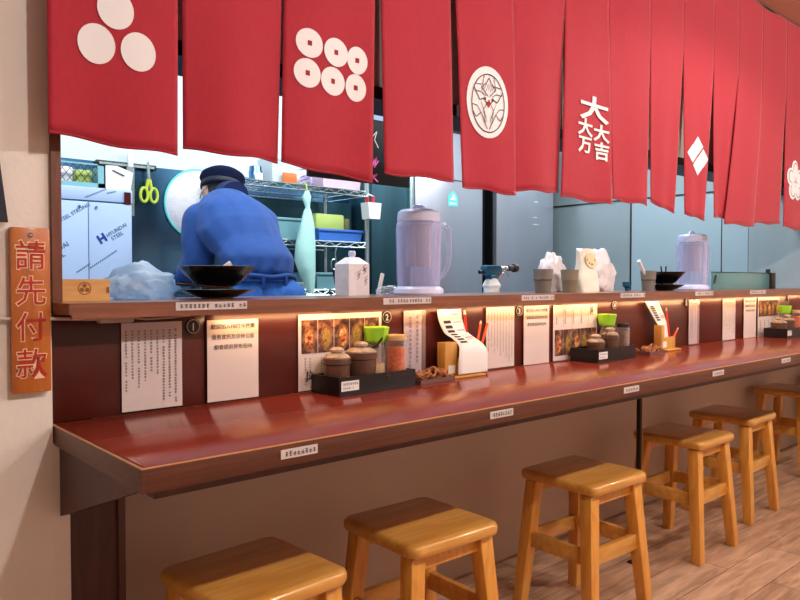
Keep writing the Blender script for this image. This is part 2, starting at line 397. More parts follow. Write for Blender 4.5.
# counter
ct = empty('dining_counter', (2.9, 1.27, .74), 'long red brown glossy dining counter running the length of the wall', 'counter')
MB().box(.42, 5.6, 1.053, 1.4995, .745, .78, .0015).build('counter_top', 'counter', ct, True)
MB().box(.417, 5.6, 1.046, 1.053, .741, .7795, .001).box(.412, .4195, 1.046, 1.4995, .741, .7795, .001).build('edge_band', 'counter_edge', ct, True)
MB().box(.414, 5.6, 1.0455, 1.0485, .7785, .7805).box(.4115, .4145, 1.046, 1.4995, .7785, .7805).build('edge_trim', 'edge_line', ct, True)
MB().box(.443, 5.6, 1.075, 1.115, .722, .7445).build('support_rail', 'dark_wood', ct, True)
MB().prism([(1.4795, .744), (1.078, .744), (1.098, .731), (1.4795, .6)], .4215, .439, 'x').build('end_bracket', 'dark_wood', ct, True)
for x in (2.434, 4.7):
    p = MB().box(x-.009, x+.009, 1.39, 1.408, 0, .744, .003).build('counter_leg', 'metal_dark', ct, True)
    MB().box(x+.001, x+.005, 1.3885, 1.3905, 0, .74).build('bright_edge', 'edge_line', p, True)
    MB().box(x-.03, x+.03, 1.37, 1.428, .0002, .008, .002).build('foot_plate', 'metal_dark', p, True)

# LED strips under the ledge
led_x = [.755, 1.12, 1.635, 2.095, 2.5, 2.96, 3.4, 3.86, 4.32, 4.78, 5.24]
led_words = ['starting above the notice with three printed lines', 'above the menu sheet and second number badge', 'above the text notice beside the third badge', 'above the second menu sheet',
             'above the fourth number badge', 'above the narrow notice', 'above the third text notice', 'above the third black condiment box']
for i in range(len(led_x)-1):
    a, b = led_x[i], led_x[i+1]-.008
    r_ = empty('led_strip_light', ((a+b)/2, 1.465, .985), 'glowing warm strip light under the ledge, '+led_words[i] if i < 8 else 'glowing warm strip light at the far end under the ledge', 'strip light', 'strip lights under the serving ledge')
    MB().box(a, b, 1.456, 1.478, .989, .9952).build('housing', 'fixture', r_, True)
    MB().box(a+.004, b-.004, 1.458, 1.474, .985, .989, .001).build('diffuser', 'lamp', r_, True)

# cable
cb = empty('white_cable', (.5, 1.48, .985), 'off-white cable with inline plug running under the left end of the ledge', 'cable')
MB().tube([(-.6, 1.472, 1.0), (.30, 1.472, .991), (.40, 1.466, .988), (.46, 1.455, .986), (.503, 1.485, .983)], .0035, 8).tube([(.565, 1.485, .984), (.60, 1.489, .979), (.66, 1.489, .981), (.71, 1.485, .986), (.757, 1.466, .9885)], .0022, 8).build('wire', 'cream_wire', cb, True)
MB().box(.498, .57, 1.474, 1.4965, .974, .989, .005).build('inline_plug', 'cream_wire', cb, True)

# ------------------------------------------------------------------ noren
NY = 1.42
panels = [  # x at bottom left/right, x at slit top left/right, z bottom left/right, forward offset
    (.392, .642, .392, .648, 1.332, 1.318, 0), (.657, .888, .657, .906, 1.334, 1.332, 0), (.893, 1.160, .909, 1.172, 1.332, 1.312, 0), (1.196, 1.458, 1.184, 1.447, 1.336, 1.34, 0),
    (1.496, 1.728, 1.462, 1.716, 1.33, 1.322, -.006), (1.732, 1.958, 1.718, 1.982, 1.338, 1.348, .004), (1.95, 2.262, 1.984, 2.25, 1.336, 1.332, -.006), (2.278, 2.500, 2.252, 2.52, 1.352, 1.345, 0),
    (2.54, 2.712, 2.522, 2.785, 1.36, 1.332, 0), (2.81, 2.975, 2.786, 3.05, 1.332, 1.316, 0), (3.07, 3.22, 3.052, 3.287, 1.338, 1.332, .004), (3.15, 3.458, 3.288, 3.549, 1.312, 1.312, -.006),
    (3.475, 3.79, 3.55, 3.836, 1.332, 1.342, .004), (3.822, 4.10, 3.837, 4.12, 1.332, 1.318, 0), (4.12, 4.38, 4.121, 4.40, 1.33, 1.33, 0), (4.40, 4.66, 4.401, 4.68, 1.33, 1.33, 0)]
for i in range(4, 15):   # neighbours share one seam above the slit
    a, b = list(panels[i]), list(panels[i+1]); b[2] = a[3]; panels[i+1] = tuple(b)
SLIT = [2.02, 2.02, 2.02, 2.02, 2.02, 2.02, 2.02, 2.0, 2.0, 1.97, 1.95, 1.93, 1.99, 2.0, 2.0, 2.0]
nr = empty('noren_curtain', (2.5, NY, 1.33), 'long red split cloth curtain with white crests hanging above the ledge', 'curtain')
def wavey(x, z):
    k = 1 if x < 2.2 else max(.25, 1-(x-2.2)*.9)
    return k*(.005*math.sin(x*9+.6)+.003*math.sin(x*23))
def panel_fn(i):
    xb0, xb1, xt0, xt1, zb0, zb1, off = panels[i]; zs = 2.0
    ph = i*1.7
    narrow = abs((xb1-xb0)/(xt1-xt0))
    amp = .007 if i < 4 else (.005 if i < 8 else .0028)
    def S(u, z):     # u across 0..1, z height
        t = max(0, min(1, (zs-z)/(zs-1.33)))
        e = t**1.1
        x = (xt0+(xt1-xt0)*u)*(1-e)+(xb0+(xb1-xb0)*u)*e
        y = NY+wavey(x, z)*(1-.3*t)+off*min(1, t*2.5)+amp*math.sin(u*2*PI*(1 if narrow > .75 else 1.5)+ph)*t+(.010 if i < 6 else .003)*t*t*math.sin(u*PI)*(-1 if i % 2 else 1)
        return Vector((x, y, z))
    return S
def on_panel(i, off=.0035):   # maps a world (x, z) print position onto the cloth
    S = panel_fn(i)
    def f(x, z):
        l, r = S(0, z).x, S(1, z).x
        u = (x-l)/(r-l); p = S(u, z); return Vector((p.x, p.y-off, z))
    return f
pob = []
for i, P in enumerate(panels):
    S = panel_fn(i); mb = MB(); NU, NV = 22, 44; top = H-.005; vs = []; fs = []
    for b in range(NV+1):
        for a in range(NU+1):
            u = a/NU; zb = P[4]+(P[5]-P[4])*u+.003*math.sin(u*9+i); z = zb+(top-zb)*b/NV
            vs.append(S(u, z))
    for b in range(NV):
        for a in range(NU): k = b*(NU+1)+a; fs.append((k, k+1, k+NU+2, k+NU+1))
    mb._add(vs, fs)
    o = mb.build('cloth_panel', 'noren', nr, True, 80); pob.append(o)
    sd = o.modifiers.new('cloth_thickness', 'SOLIDIFY'); sd.thickness = .0022; sd.offset = 0
    # stitched hem
    hm = MB(); pts = []
    for a in range(NU+1):
        u = a/NU; zb = P[4]+(P[5]-P[4])*u+.003*math.sin(u*9+i); q = S(u, zb+.003); pts.append(q)
    hm.tube(pts, .0022, 6).build('hem', 'noren', o, True)
MB().tube([(.36, NY+.008, 2.36), (4.75, NY+.008, 2.36)], .009, 10).build('curtain_rod', 'beam', nr, True)
def crest(i, fnbuild, m='noren_white', name='crest'):
    mb = MB(); fnbuild(mb, on_panel(i)); return mb.build(name, m, pob[i], True, 0)
c0 = crest(0, lambda mb, f: [mb.disc(f, x, z, .035, .038) for x, z in ((.516, 1.587), (.480, 1.514), (.560, 1.514))])
c2_ = crest(2, lambda mb, f: [mb.disc(f, x, z, .0375 if c < 2 else .031, .034, 28, (.006, .006)) for c, x, z in
      ((0, .968, 1.621), (1, 1.047, 1.616), (2, 1.113, 1.610), (0, .962, 1.550), (1, 1.038, 1.545), (2, 1.109, 1.542))])
def phoenix(mb, f):
    mb.disc(f, 1.598, 1.585, .088, .104, 40)
c4 = crest(4, phoenix)
def lines(mb, f):
    cx, cz = 1.598, 1.582
    g = lambda a, b: f(cx+a, cz+b)+Vector((0, -.0012, 0))
    mb.line2(g, [(.068*math.cos(t*PI/20), .084*math.sin(t*PI/20)) for t in range(41)], .003)
    for s_ in (-1, 1):
        mb.line2(g, [(s_*.004, -.075), (s_*.03, -.03), (s_*.05, -.045), (s_*.062, -.03)], .0025)
        mb.line2(g, [(s_*.012, -.06), (s_*.02, -.02), (s_*.006, .0)], .0018)
        mb.line2(g, [(s_*.006, -.002), (s_*.02, .012), (s_*.036, .006), (s_*.05, .026), (s_*.06, .04)], .0028)
        mb.line2(g, [(s_*.004, .02), (s_*.03, .044), (s_*.012, .056), (s_*.0, .074)], .0025)
        mb.line2(g, [(s_*.058, .03), (s_*.03, .03), (s_*.014, .02)], .002)
        mb.line2(g, [(s_*.02, .078), (s_*.026, .052), (s_*.052, .05)], .002)
        mb.line2(g, [(s_*.066, -.01), (s_*.046, -.012), (s_*.03, -.03)], .002)
        mb.disc(g, s_*.016, .012, .0045, .005, 10)
        for k in range(4): mb.line2(g, [(s_*(.006+k*.005), -.055+k*.012), (s_*(.012+k*.006), -.035+k*.012)], .0014)
    for k in range(7): mb.line2(g, [(-.03+k*.009, .034+.004*(k % 2)), (-.016+k*.007, .056)], .0014)
lm = MB(); lines(lm, on_panel(4, .0045)); lm.build('crest_drawing', 'noren_ink', pob[4], True, 0)
rm = MB(); f4 = on_panel(4, .006); rm._add([f4(1.598, 1.568), f4(1.606, 1.581), f4(1.598, 1.594), f4(1.590, 1.581)], [(0, 1, 2, 3)]); rm.build('red_mark', 'noren_red_dot', pob[4], True, 0)
kj = MB()
for ch, x, z, s_, sx in (('大', 2.145, 1.645, .088, 2.1), ('大', 2.090, 1.578, .062, 1.55), ('大', 2.192, 1.570, .062, 1.6), ('万', 2.090, 1.520, .060, 1.5), ('吉', 2.195, 1.508, .064, 1.5)):
    f = on_panel(6, .005); kj.text(ch, lambda a, b, x=x, z=z: f(x+a, z+b), s_, .028, sx)
kj.build('crest', 'noren_white', pob[6], True, 0)
def diamonds(mb, f):
    cx, cz = 2.908, 1.580; w, h = .045, .040
    for dx, dz in ((-1, .12), (0, 1.06), (1, -.12), (0, -1.06)):
        x, z = cx+dx*w*1.02, cz+dz*h*1.0
        mb._add([f(x-w*.97, z), f(x, z-h*.97), f(x+w*.97, z), f(x, z+h*.97)], [(0, 1, 2, 3)])
crest(9, diamonds)
def flower(mb, f):
    cx, cz = 3.955, 1.57
    for k in range(5):
        t = PI/2+k*2*PI/5; mb.disc(lambda a, b, k=k: f(a, b)-Vector((0, k*.0002, 0)), cx+.062*math.cos(t), cz+.062*math.sin(t), .045, .045, 20)
    mb.disc(lambda a, b: f(a, b)-Vector((0, .0012, 0)), cx, cz, .05, .05, 20)
crest(13, flower)
fl = MB(); f13 = on_panel(13, .007)
for k in range(5):
    t = PI/2+k*2*PI/5
    fl.line2(f13, [(3.955+.062*math.cos(t)+.03*math.cos(t-PI*.6+q*PI*1.2/8), 1.57+.062*math.sin(t)+.03*math.sin(t-PI*.6+q*PI*1.2/8)) for q in range(9)], .004)
    fl.line2(f13, [(3.955, 1.57), (3.955+.03*math.cos(t+.6), 1.57+.03*math.sin(t+.6))], .003)
fl.build('crest_drawing', 'noren_ink', pob[13], True, 0)

# ------------------------------------------------------------------ wall sign, dark hanging at far left
sg = empty('hanging_sign', (.37, 1.47, .85), 'narrow orange brown wooden sign with four red characters on the left wall', 'sign')
MB().box(.337, .404, 1.462, 1.479, .85, 1.16, .002).build('sign_board', 'orange_sign', sg, True)
t1 = MB(); t2 = MB()
for ch, z in (('請', 1.104), ('先', 1.037), ('付', .970), ('款', .901)):
    t1.text(ch, plane_y(.370, 1.4612, z), .058, .034, .95); t2.text(ch, plane_y(.370, 1.4604, z), .058, .004, .95)
t1.build('lettering_outline', 'sign_cream', sg, True, 0); t2.build('lettering', 'sign_red', sg, True, 0)
MB().lathe([(.0045, 0), (.0045, .002), (.002, .004)], n=14, mtx=Matrix.Translation((.3705, 1.462, 1.146)) @ Matrix.Rotation(R(90), 4, 'X')).build('hanging_screw', 'brass', sg, True)
nv = empty('dark_banner', (.2, 1.46, 1.16), 'black hanging banner edge at the far left of the wall', 'banner')
MB().prism([(.12, 1.168), (.334, 1.168), (.318, 1.31), (.30, 1.52), (.12, 1.52)], 1.465, 1.472).build('banner_cloth', 'navy', nv, True)
MB().tube([(.11, 1.468, 1.52), (.31, 1.468, 1.52)], .006, 8).build('banner_rod', 'black', nv, True)

# ------------------------------------------------------------------ papers on the riser
PY = 1.4955
def glyphs(mb, x0, x1, z, h, step, rnd, y=PY-.0022, vertical=False, z1=None):
    """tiny illegible characters as small irregular strokes, in a row or a column"""
    p = x0 if not vertical else z
    while (p < x1-step*.6) if not vertical else (p > z1+step*.6):
        w = step*.74
        cx, cz = (p+step/2, z) if not vertical else (x0, p-step/2)
        ww = w if not vertical else h
        hh = h if not vertical else w
        if rnd.random() > .07:
            f = plane_y(cx, y, cz)
            for k in range(2 + (rnd.random() > .4)):
                b = (k-.9)*hh*.33+rnd.uniform(-.05, .05)*hh; a = ww*rnd.uniform(.3, .5)
                mb.rect(f, -a, a, b-hh*.08, b+hh*.08)
            a = rnd.uniform(-.25, .25)*ww; mb.rect(f, a-ww*.08, a+ww*.08, -hh*.42, hh*.36)
        p += step if not vertical else -step
def sheet(x0, x1, z0, z1, label, m='paper', y=PY, tilt=0):
    e = empty('notice_sheet', ((x0+x1)/2, y, z0), label, 'notice', 'notices on the riser panel')
    MB().box(x0, x1, y-.0015, y, z0, z1).build('paper', m, e, True)
    return e
def columns(e, cols, z1, rnd, step=.0065, h=.0055, m='ink_grey', y=PY-.0022):
    mb = MB()
    for x, zb in cols: glyphs(mb, x, 0, z1, h, step, rnd, y, True, zb)
    mb.build('printed_text', m, e, True, 0)
rn = random.Random(3)
s1 = sheet(.549, .681, .786, .972, 'white notice with nine columns of small text, left of the first number badge')
columns(s1, [(.558+i*.0135, z) for i, z in enumerate((.825, .85, .835, .845, .865, .86))], .957, rn)
columns(s1, [(.558+i*.0135, z) for i, z in ((6, .80), (7, .81), (8, .798))], .957, rn, .0062, .0062, 'ink')
s2 = sheet(.741, .872, .785, .971, 'white notice with three large lines of black text, right of the first number badge')
mb = MB()
for tx, z, w in (('歡迎加入FB打卡按讚', .955, .0125), ('優惠資訊及店休公告', .931, .0122), ('都會提前發布在FB', .908, .0122)):
    mb.text(tx, plane_y(.806, PY-.0024, z), w, .006)
mb.build('printed_text', 'ink', s2, True, 0)
def photos(e, x0, w, n, z0, z1):
    for k in range(n):
        a = x0+k*w; p = MB().box(a, a+w-.0025, PY-.0025, PY-.0015, z0, z1).build('menu_photo', 'photo_dark', e, True, 0)
        f = plane_y(a+w*.48, PY-.0032, (z0+z1)/2)
        mb = MB(); mb.disc(f, w*.05*(k % 3-1), -(z1-z0)*.06, w*.36, (z1-z0)*.40, 20); mb.build('bowl_picture', 'herb', p, True, 0)
        mb = MB(); mb.disc(plane_y(a+w*.48, PY-.0038, (z0+z1)/2), w*.05*(k % 3-1), -(z1-z0)*.05, w*.24, (z1-z0)*.30, 20); mb.build('food_picture', 'food1' if k % 2 == 0 else 'food2', p, True, 0)
s3 = sheet(.985, 1.254, .785, .976, 'menu sheet with five dark ramen photos behind the first condiment box')
photos(s3, .994, .0505, 5, .878, .962)
columns(s3, [(1.005+i*.0495+j*.014, .80+.02*j) for i in range(5) for j in range(2)], .868, rn, .007, .006)
mb = MB(); mb.text('拉', plane_y(1.017, PY-.0024, .822), .022, .03); mb.text('麵', plane_y(1.017, PY-.0024, .802), .022, .03); mb.build('printed_text', 'ink', s3, True, 0)
def narrow(x0, x1, label):
    e = sheet(x0, x1, .784, .976, label); w = x1-x0
    columns(e, [(x0+w*.30, .815), (x0+w*.70, .83)], .963, rn, .0125, .0105, 'ink_grey', PY-.0062)
    MB().box(x0-.003, x1+.013, PY-.0055, PY-.0035, .783, .977, .0005).build('acrylic_sleeve', 'acrylic', e, True)
narrow(1.337, 1.404, 'tall narrow two-column notice in clear sleeve between the first condiment box and first slip holder')
s5 = sheet(1.682, 1.818, .784, .977, 'white notice with many columns of fine text, just right of the orange pencils')
columns(s5, [(1.692+i*.0142, z) for i, z in enumerate((.84, .85, .83, .845, .82, .83, .81, .80, .81))], .963, rn)
s6 = sheet(1.868, 2.004, .781, .977, 'white notice with three lines of text beside the third number badge')
mb = MB()
for tx, z, w in (('歡迎加入FB打卡按讚', .961, .0128), ('優惠資訊及店休公告', .937, .0126), ('都會提前發布在FB', .914, .0126)):
    mb.text(tx, plane_y(1.936, PY-.0024, z), w, .006)
mb.build('printed_text', 'ink', s6, True, 0)
s7 = sheet(2.028, 2.294, .783, .976, 'menu sheet with photos along its lower half behind the second condiment box')
photos(s7, 2.036, .0505, 5, .80, .89)
columns(s7, [(2.046+i*.0495, .925-.01*(i % 2)) for i in range(4)], .965, rn, .006, .006)
columns(s7, [(2.046+i*.0495, .905) for i in range(4)], .932, rn, .008, .0075, 'ink')
mb = MB(); mb.text('拉', plane_y(2.258, PY-.0024, .958), .022, .03); mb.text('麵', plane_y(2.258, PY-.0024, .937), .022, .03)
for i in range(1, 5): mb.rect(plane_y(2.034+i*.0505, PY-.0024, 0), 0, .0008, .9, .968)
mb.build('printed_text', 'ink', s7, True, 0)
narrow(3.0, 3.075, 'tall narrow two-column notice in clear sleeve beyond the second slip holder')
s9 = sheet(3.328, 3.460, .783, .976, 'pale fine-text notice between the narrow sleeve and third menu sheet')
columns(s9, [(3.338+i*.0142, z) for i, z in enumerate((.84, .85, .83, .845, .82, .83, .81, .80, .81))], .963, rn)
s10 = sheet(3.556, 3.696, .781, .976, 'white notice with three lines of text left of the farthest menu sheet')
mb = MB()
for tx, z, w in (('歡迎加入FB打卡按讚', .961, .0128), ('優惠資訊及店休公告', .937, .0126), ('都會提前發布在FB', .914, .0126)):
    mb.text(tx, plane_y(3.626, PY-.0024, z), w, .006)
mb.build('printed_text', 'ink', s10, True, 0)
s11 = sheet(3.72, 3.985, .78, .976, 'farthest menu sheet with photos along its top beside the third condiment box')
photos(s11, 3.727, .0505, 5, .88, .962)
columns(s11, [(3.75+i*.0495, .81) for i in range(5)], .865, rn, .012, .011, 'ink')

# number badges
for n_, x, z, w in (('1', .709, .959, 'round black badge with number one between the two left notices'), ('2', 1.276, .961, 'round black badge with number two beside the first menu sheet'),
                 ('3', 1.847, .962, 'round black badge with number three between two white notices'), ('4', 2.415, .968, 'round black badge above the second condiment box'), ('5', 2.983, .966, 'small black badge left of the second narrow notice'), ('7', 4.117, .968, 'small black badge above the farthest green-capped shaker')):
    e = empty('number_badge', (x, 1.4995, z-.02), w, 'badge', 'number badges on the riser panel')
    MB().lathe([(.0175, 0), (.0175, .002), (.0165, .003)], n=32, mtx=Matrix.Translation((x, 1.4995, z)) @ Matrix.Rotation(R(90), 4, 'X')).build('badge_disc', 'black', e, True)
    mb = MB(); mb.text(n_, plane_y(x, 1.4960, z-.002), .024, .01)
    mb.line2(plane_y(x, 1.4960, z), [(.015*math.cos(t*PI/16), .015*math.sin(t*PI/16)) for t in range(33)], .0011)
    mb.build('numeral', 'paper', e, True, 0)

# printed strips on the ledge and counter edge
strips = [(.634, .800), (1.198, 1.370), (1.762, 1.930), (2.330, 2.500), (2.902, 3.066), (3.442, 3.622)]
sw = ['below the black bowls', 'below the first clear jug', 'below the grey tumblers', 'right of the large white bag', 'below the second clear jug', 'below the teal glass guard']
for (a, b), w in zip(strips, sw):
    e = empty('label_strip', ((a+b)/2, 1.42, 1.0), 'long white printed label on the ledge edge '+w, 'label', 'label strips on the ledge edge')
    MB().box(a, b, 1.4186, 1.4198, .9985, 1.0155).build('label_tape', 'paper', e, True)
    mb = MB(); z = 1.007
    glyphs(mb, a+.008, a+(b-a)*.48, z, .009, .0098, rn, 1.4176); glyphs(mb, a+(b-a)*.52, a+(b-a)*.83, z, .009, .0098, rn, 1.4176); glyphs(mb, a+(b-a)*.87, b-.004, z, .009, .0098, rn, 1.4176)
    mb.build('printed_text', 'ink', e, True, 0)
for (a, b), w in zip([(.652, .728), (1.190, 1.268), (1.735, 1.812), (2.260, 2.338), (2.818, 2.90)],
        ['nearest the cut corner', 'above the second stool', 'above the third stool', 'above the fourth stool', 'above the fifth stool']):
    e = empty('label_strip', ((a+b)/2, 1.045, .755), 'short white label on the counter front edge, '+w, 'label', 'label strips on the counter edge')
    MB().box(a, b, 1.0438, 1.0458, .7545, .7705).build('label_tape', 'paper', e, True)
    mb = MB(); glyphs(mb, a+.007, b-.005, .7625, .0095, .0082, rn, 1.0428); mb.build('printed_text', 'ink', e, True, 0)

# ------------------------------------------------------------------ stools
def make_stool():
    e = empty('wooden_stool', (0, 0, 0), '', 'stool', 'wooden stools along the counter')
    t = MB(); zt = .458; hw = .147; hd = .147; c = .028
    # seat of three glued boards: rounded rectangle with a rolled edge
    def outline(o):
        pts = []; r = .03
        for cx, cy, a0 in ((hw-r, hd-r, 0), (-(hw-r), hd-r, 90), (-(hw-r), -(hd-r), 180), (hw-r, -(hd-r), 270)):
            for k in range(7): a = R(a0+k*15); pts.append((cx+(r-o)*math.cos(a), cy+(r-o)*math.sin(a)))
        return pts
    rings = [(.014, zt-.034), (.004, zt-.030), (0, zt-.022), (0, zt-.012), (.003, zt-.005), (.009, zt-.001), (.016, zt)]
    vs = []; fs = []; n = 28
    for o, z in rings: vs += [(x, y, z) for x, y in outline(o)]
    for i in range(len(rings)-1):
        for k in range(n): fs.append((i*n+k, i*n+(k+1) % n, (i+1)*n+(k+1) % n, (i+1)*n+k))
    fs += [tuple(range(n))[::-1], tuple((len(rings)-1)*n+k for k in range(n))]
    t._add(vs, fs); t.build('seat', 'stool', e, smooth=40)
    top, bot = (.112, .104), (.147, .137)
    def leg_at(sx, sy, z):
        f = 1-(z/.421); return (sx*(top[0]+(bot[0]-top[0])*f), sy*(top[1]+(bot[1]-top[1])*f))
    for sx in (-1, 1):
        for sy in (-1, 1):
            m = MB(); x0, y0 = leg_at(sx, sy, 0); x1, y1 = leg_at(sx, sy, .4215); w0, w1 = .0185, .0215
            vs = [(x0+a*w0, y0+b*w0, .0005) for a, b in ((-1, -1), (1, -1), (1, 1), (-1, 1))]+[(x1+a*w1, y1+b*w1, .4215) for a, b in ((-1, -1), (1, -1), (1, 1), (-1, 1))]
            t = bmesh.new(); vv = [t.verts.new(v) for v in vs]
            for f in ((3, 2, 1, 0), (4, 5, 6, 7), (0, 1, 5, 4), (1, 2, 6, 5), (2, 3, 7, 6), (3, 0, 4, 7)): t.faces.new([vv[i] for i in f])
            bmesh.ops.bevel(t, geom=t.edges[:], offset=.003, segments=2, profile=.5, affect='EDGES'); m.merge(t); m.build('leg', 'stool_leg', e)
    for sx, z in ((-1, .235), (1, .235)):
        xa, ya = leg_at(sx, 1, z); MB().box(xa-.009, xa+.009, -ya+.012, ya-.012, z-.024, z+.024, .002).build('stretcher', 'stool', e)
    for sy, z in ((-1, .235), (1, .235)):
        xa, ya = leg_at(1, sy, z); MB().box(-xa+.012, xa-.012, ya-.009, ya+.009, z-.024, z+.024, .002).build('stretcher', 'stool', e)
    for sy in (-1, 1): MB().box(-.1, .1, sy*.104-.008, sy*.104+.008, .385, .4215, .001).build('apron', 'stool_leg', e)
    return e
st = make_stool()
sp = [(.755, 1.316, 3), (1.228, 1.312, -2), (1.945, 1.314, -2), (2.738, 1.382, 0), (3.335, 1.448, 1), (4.33, 1.56, -2), (5.08, 1.55, 1)]
sl = ['nearest wooden stool at the corner end of the counter, only its seat in view', 'second wooden stool along the counter, below the short label left of the post', 'third wooden stool, in front of the thin dark counter post', 'wooden stool just behind the thin dark counter post',
      'fifth wooden stool from the near end, standing well clear of the post', 'sixth wooden stool, close to the wall at the right edge', 'farthest wooden stool, only a dark seat corner in view']
for i, (x, y, a) in enumerate(sp):
    o = st if i == 0 else copy_tree(st)
    o.location = (x, y, 0); o.rotation_euler.z = R(a); o['label'] = sl[i]

# ------------------------------------------------------------------ condiment sets on the counter
CZ = .7806
def local_thing(name, loc, label, cat, group=None, rz=0): return empty(name, loc, label, cat, group, rz)
def cond_box(x, y, rz, label, w=.262, d=.108, h=.046):
    e = local_thing('condiment_box', (x, y, CZ), label, 'box', 'black condiment boxes', R(rz))
    m = MB(); t = .006
    m.box(0, w, 0, d, 0, t).box(0, w, 0, t, t, h).box(0, w, d-t, d, t, h).box(0, t, t, d-t, t, h).box(w-t, w, t, d-t, t, h).build('box_body', 'condiment_box', e)
    MB().box(.006, .062, -.0012, 0, .012, .036).build('price_label', 'paper_white', e)
    m = MB(); glyphs(m, .01, .058, .029, .006, .006, rn, -.0022); glyphs(m, .01, .045, .019, .005, .006, rn, -.0022); m.build('printed_text', 'ink', e, False, 0)
    MB().ball((.16, -.001, .036), .004, (1.6, .5, 1), 2).build('embossed_mark', 'metal_dark', e)
    return e
def pot(x, y, z, r, h, label, knob=True, spoon=False):
    e = local_thing('spice_pot', (x, y, z), label, 'pot', 'brown spice pots')
    MB().lathe([(r*.86, 0), (r*.93, .006), (r*.98, h*.5), (r, h*.80), (r*1.07, h*.83), (r*1.07, h), (r*.93, h), (r*.9, h*.9)], n=32).build('pot_body', 'pot', e)
    MB().lathe([(r*1.0, h), (r*1.02, h+.003), (r*.8, h+.009), (r*.4, h+.013), (.004, h+.014)], n=32).build('pot_lid', 'pot_lid', e)
    if knob: MB().lathe([(.008, h+.012), (.017, h+.017), (.018, h+.022), (.011, h+.027), (.001, h+.028)], n=20).build('lid_knob', 'pot_lid', e)
    if spoon: MB().tube([(r*.45, -r*.4, h+.006), (r*.8, -r*.65, h+.018), (r*1.15, -r*.8, h+.036)], .0028, 8).build('spoon_handle', 'metal_dark', e)
    return e
def shaker(x, y, z, label, h=.122, fill='sesame'):
    e = local_thing('shaker', (x, y, z), label, 'shaker', 'green-capped shakers')
    k = h/.122
    MB().lathe([(.026, 0), (.027, .004), (.027, .060*k), (.022, .080*k), (.021, .090*k)], n=28).build('bottle', 'clear', e)
    MB().lathe([(.024, .002), (.0245, .04*k), (.022, .044*k)], n=24).build('contents', fill, e)
    MB().lathe([(.025, .088*k), (.029, .092*k), (.036, h*.985), (.034, h), (.031, h)], n=8).build('cap', 'green_cap', e, smooth=20)
    return e
def spice_jar(x, y, z, label, h=.092, r=.031, fill='chili', lid='cork', group='spice jars'):
    e = local_thing('spice_jar', (x, y, z), label, 'jar', group)
    MB().lathe([(r, 0), (r+.001, .003), (r+.001, h-.006), (r*.92, h)], n=28).build('glass_body', 'clear', e)
    MB().lathe([(r-.003, .002), (r-.0025, h*.82), (r-.008, h*.84)], n=24).build('contents', fill, e)
    MB().lathe([(r*.98, h), (r, h+.002), (r, h+.012), (r*.94, h+.014)], n=28).build('jar_lid', lid, e)
    return e
def place_set(bx, by, rz, words, jar=True):
    cond_box(bx, by, rz, words[0])
    def P(a, b): c, s_ = math.cos(R(rz)), math.sin(R(rz)); return bx+a*c-b*s_, by+a*s_+b*c
    return P
ZB = CZ+.0065
P = place_set(1.026, 1.380, 3, ['nearest black condiment box, in front of the first menu sheet'])
x, y = P(.042, .060); pot(x, y, ZB, .0335, .080, 'smaller brown lidded pot at the left end of the nearest condiment box')
x, y = P(.119, .055); pot(x, y, ZB, .039, .090, 'larger brown lidded pot with a spoon handle, second in the nearest condiment box', True, True)
x, y = P(.196, .083); shaker(x, y, ZB, 'shaker with lime green cap and pale seeds in the nearest condiment box', .151)
x, y = P(.238, .050); spice_jar(x, y, ZB, 'jar of orange chilli with cork-coloured lid at the right of the nearest condiment box', .115, .029)
P = place_set(2.108, 1.368, 3, ['second black condiment box, in front of the lower-photo menu sheet'])
x, y = P(.080, .056); pot(x, y, ZB, .031, .058, 'low brown lidded pot at the left of the second condiment box', True, True)
x, y = P(.152, .040); pot(x, y, ZB, .029, .080, 'taller brown lidded pot in front of the green cap, second condiment box', True)
x, y = P(.200, .080); shaker(x, y, ZB, 'shaker with lime green cap in the second condiment box', .152)
x, y = P(.248, .090); spice_jar(x, y, ZB, 'thin orange jar between green cap and dark-lidded jar, second condiment box', .112, .014, 'chili', 'cork')
x, y = P(.245, .040); spice_jar(x, y, ZB, 'tall spice jar with black lid at the right end of the second condiment box', .104, .022, 'herb', 'condiment_box')
P = place_set(3.71, 1.352, 3, ['farthest black condiment box at the right edge of the counter'])
x, y = P(.055, .056); pot(x, y, ZB, .036, .066, 'low brown lidded pot at the left of the farthest condiment box')
x, y = P(.140, .044); pot(x, y, ZB, .034, .076, 'brown lidded pot in front of the green cap, farthest condiment box')
x, y = P(.215, .080); shaker(x, y, ZB, 'shaker with lime green cap in the farthest condiment box', .146)
x, y = P(.242, .030); spice_jar(x, y, ZB, 'jar of orange chilli in the farthest condiment box', .11, .024)

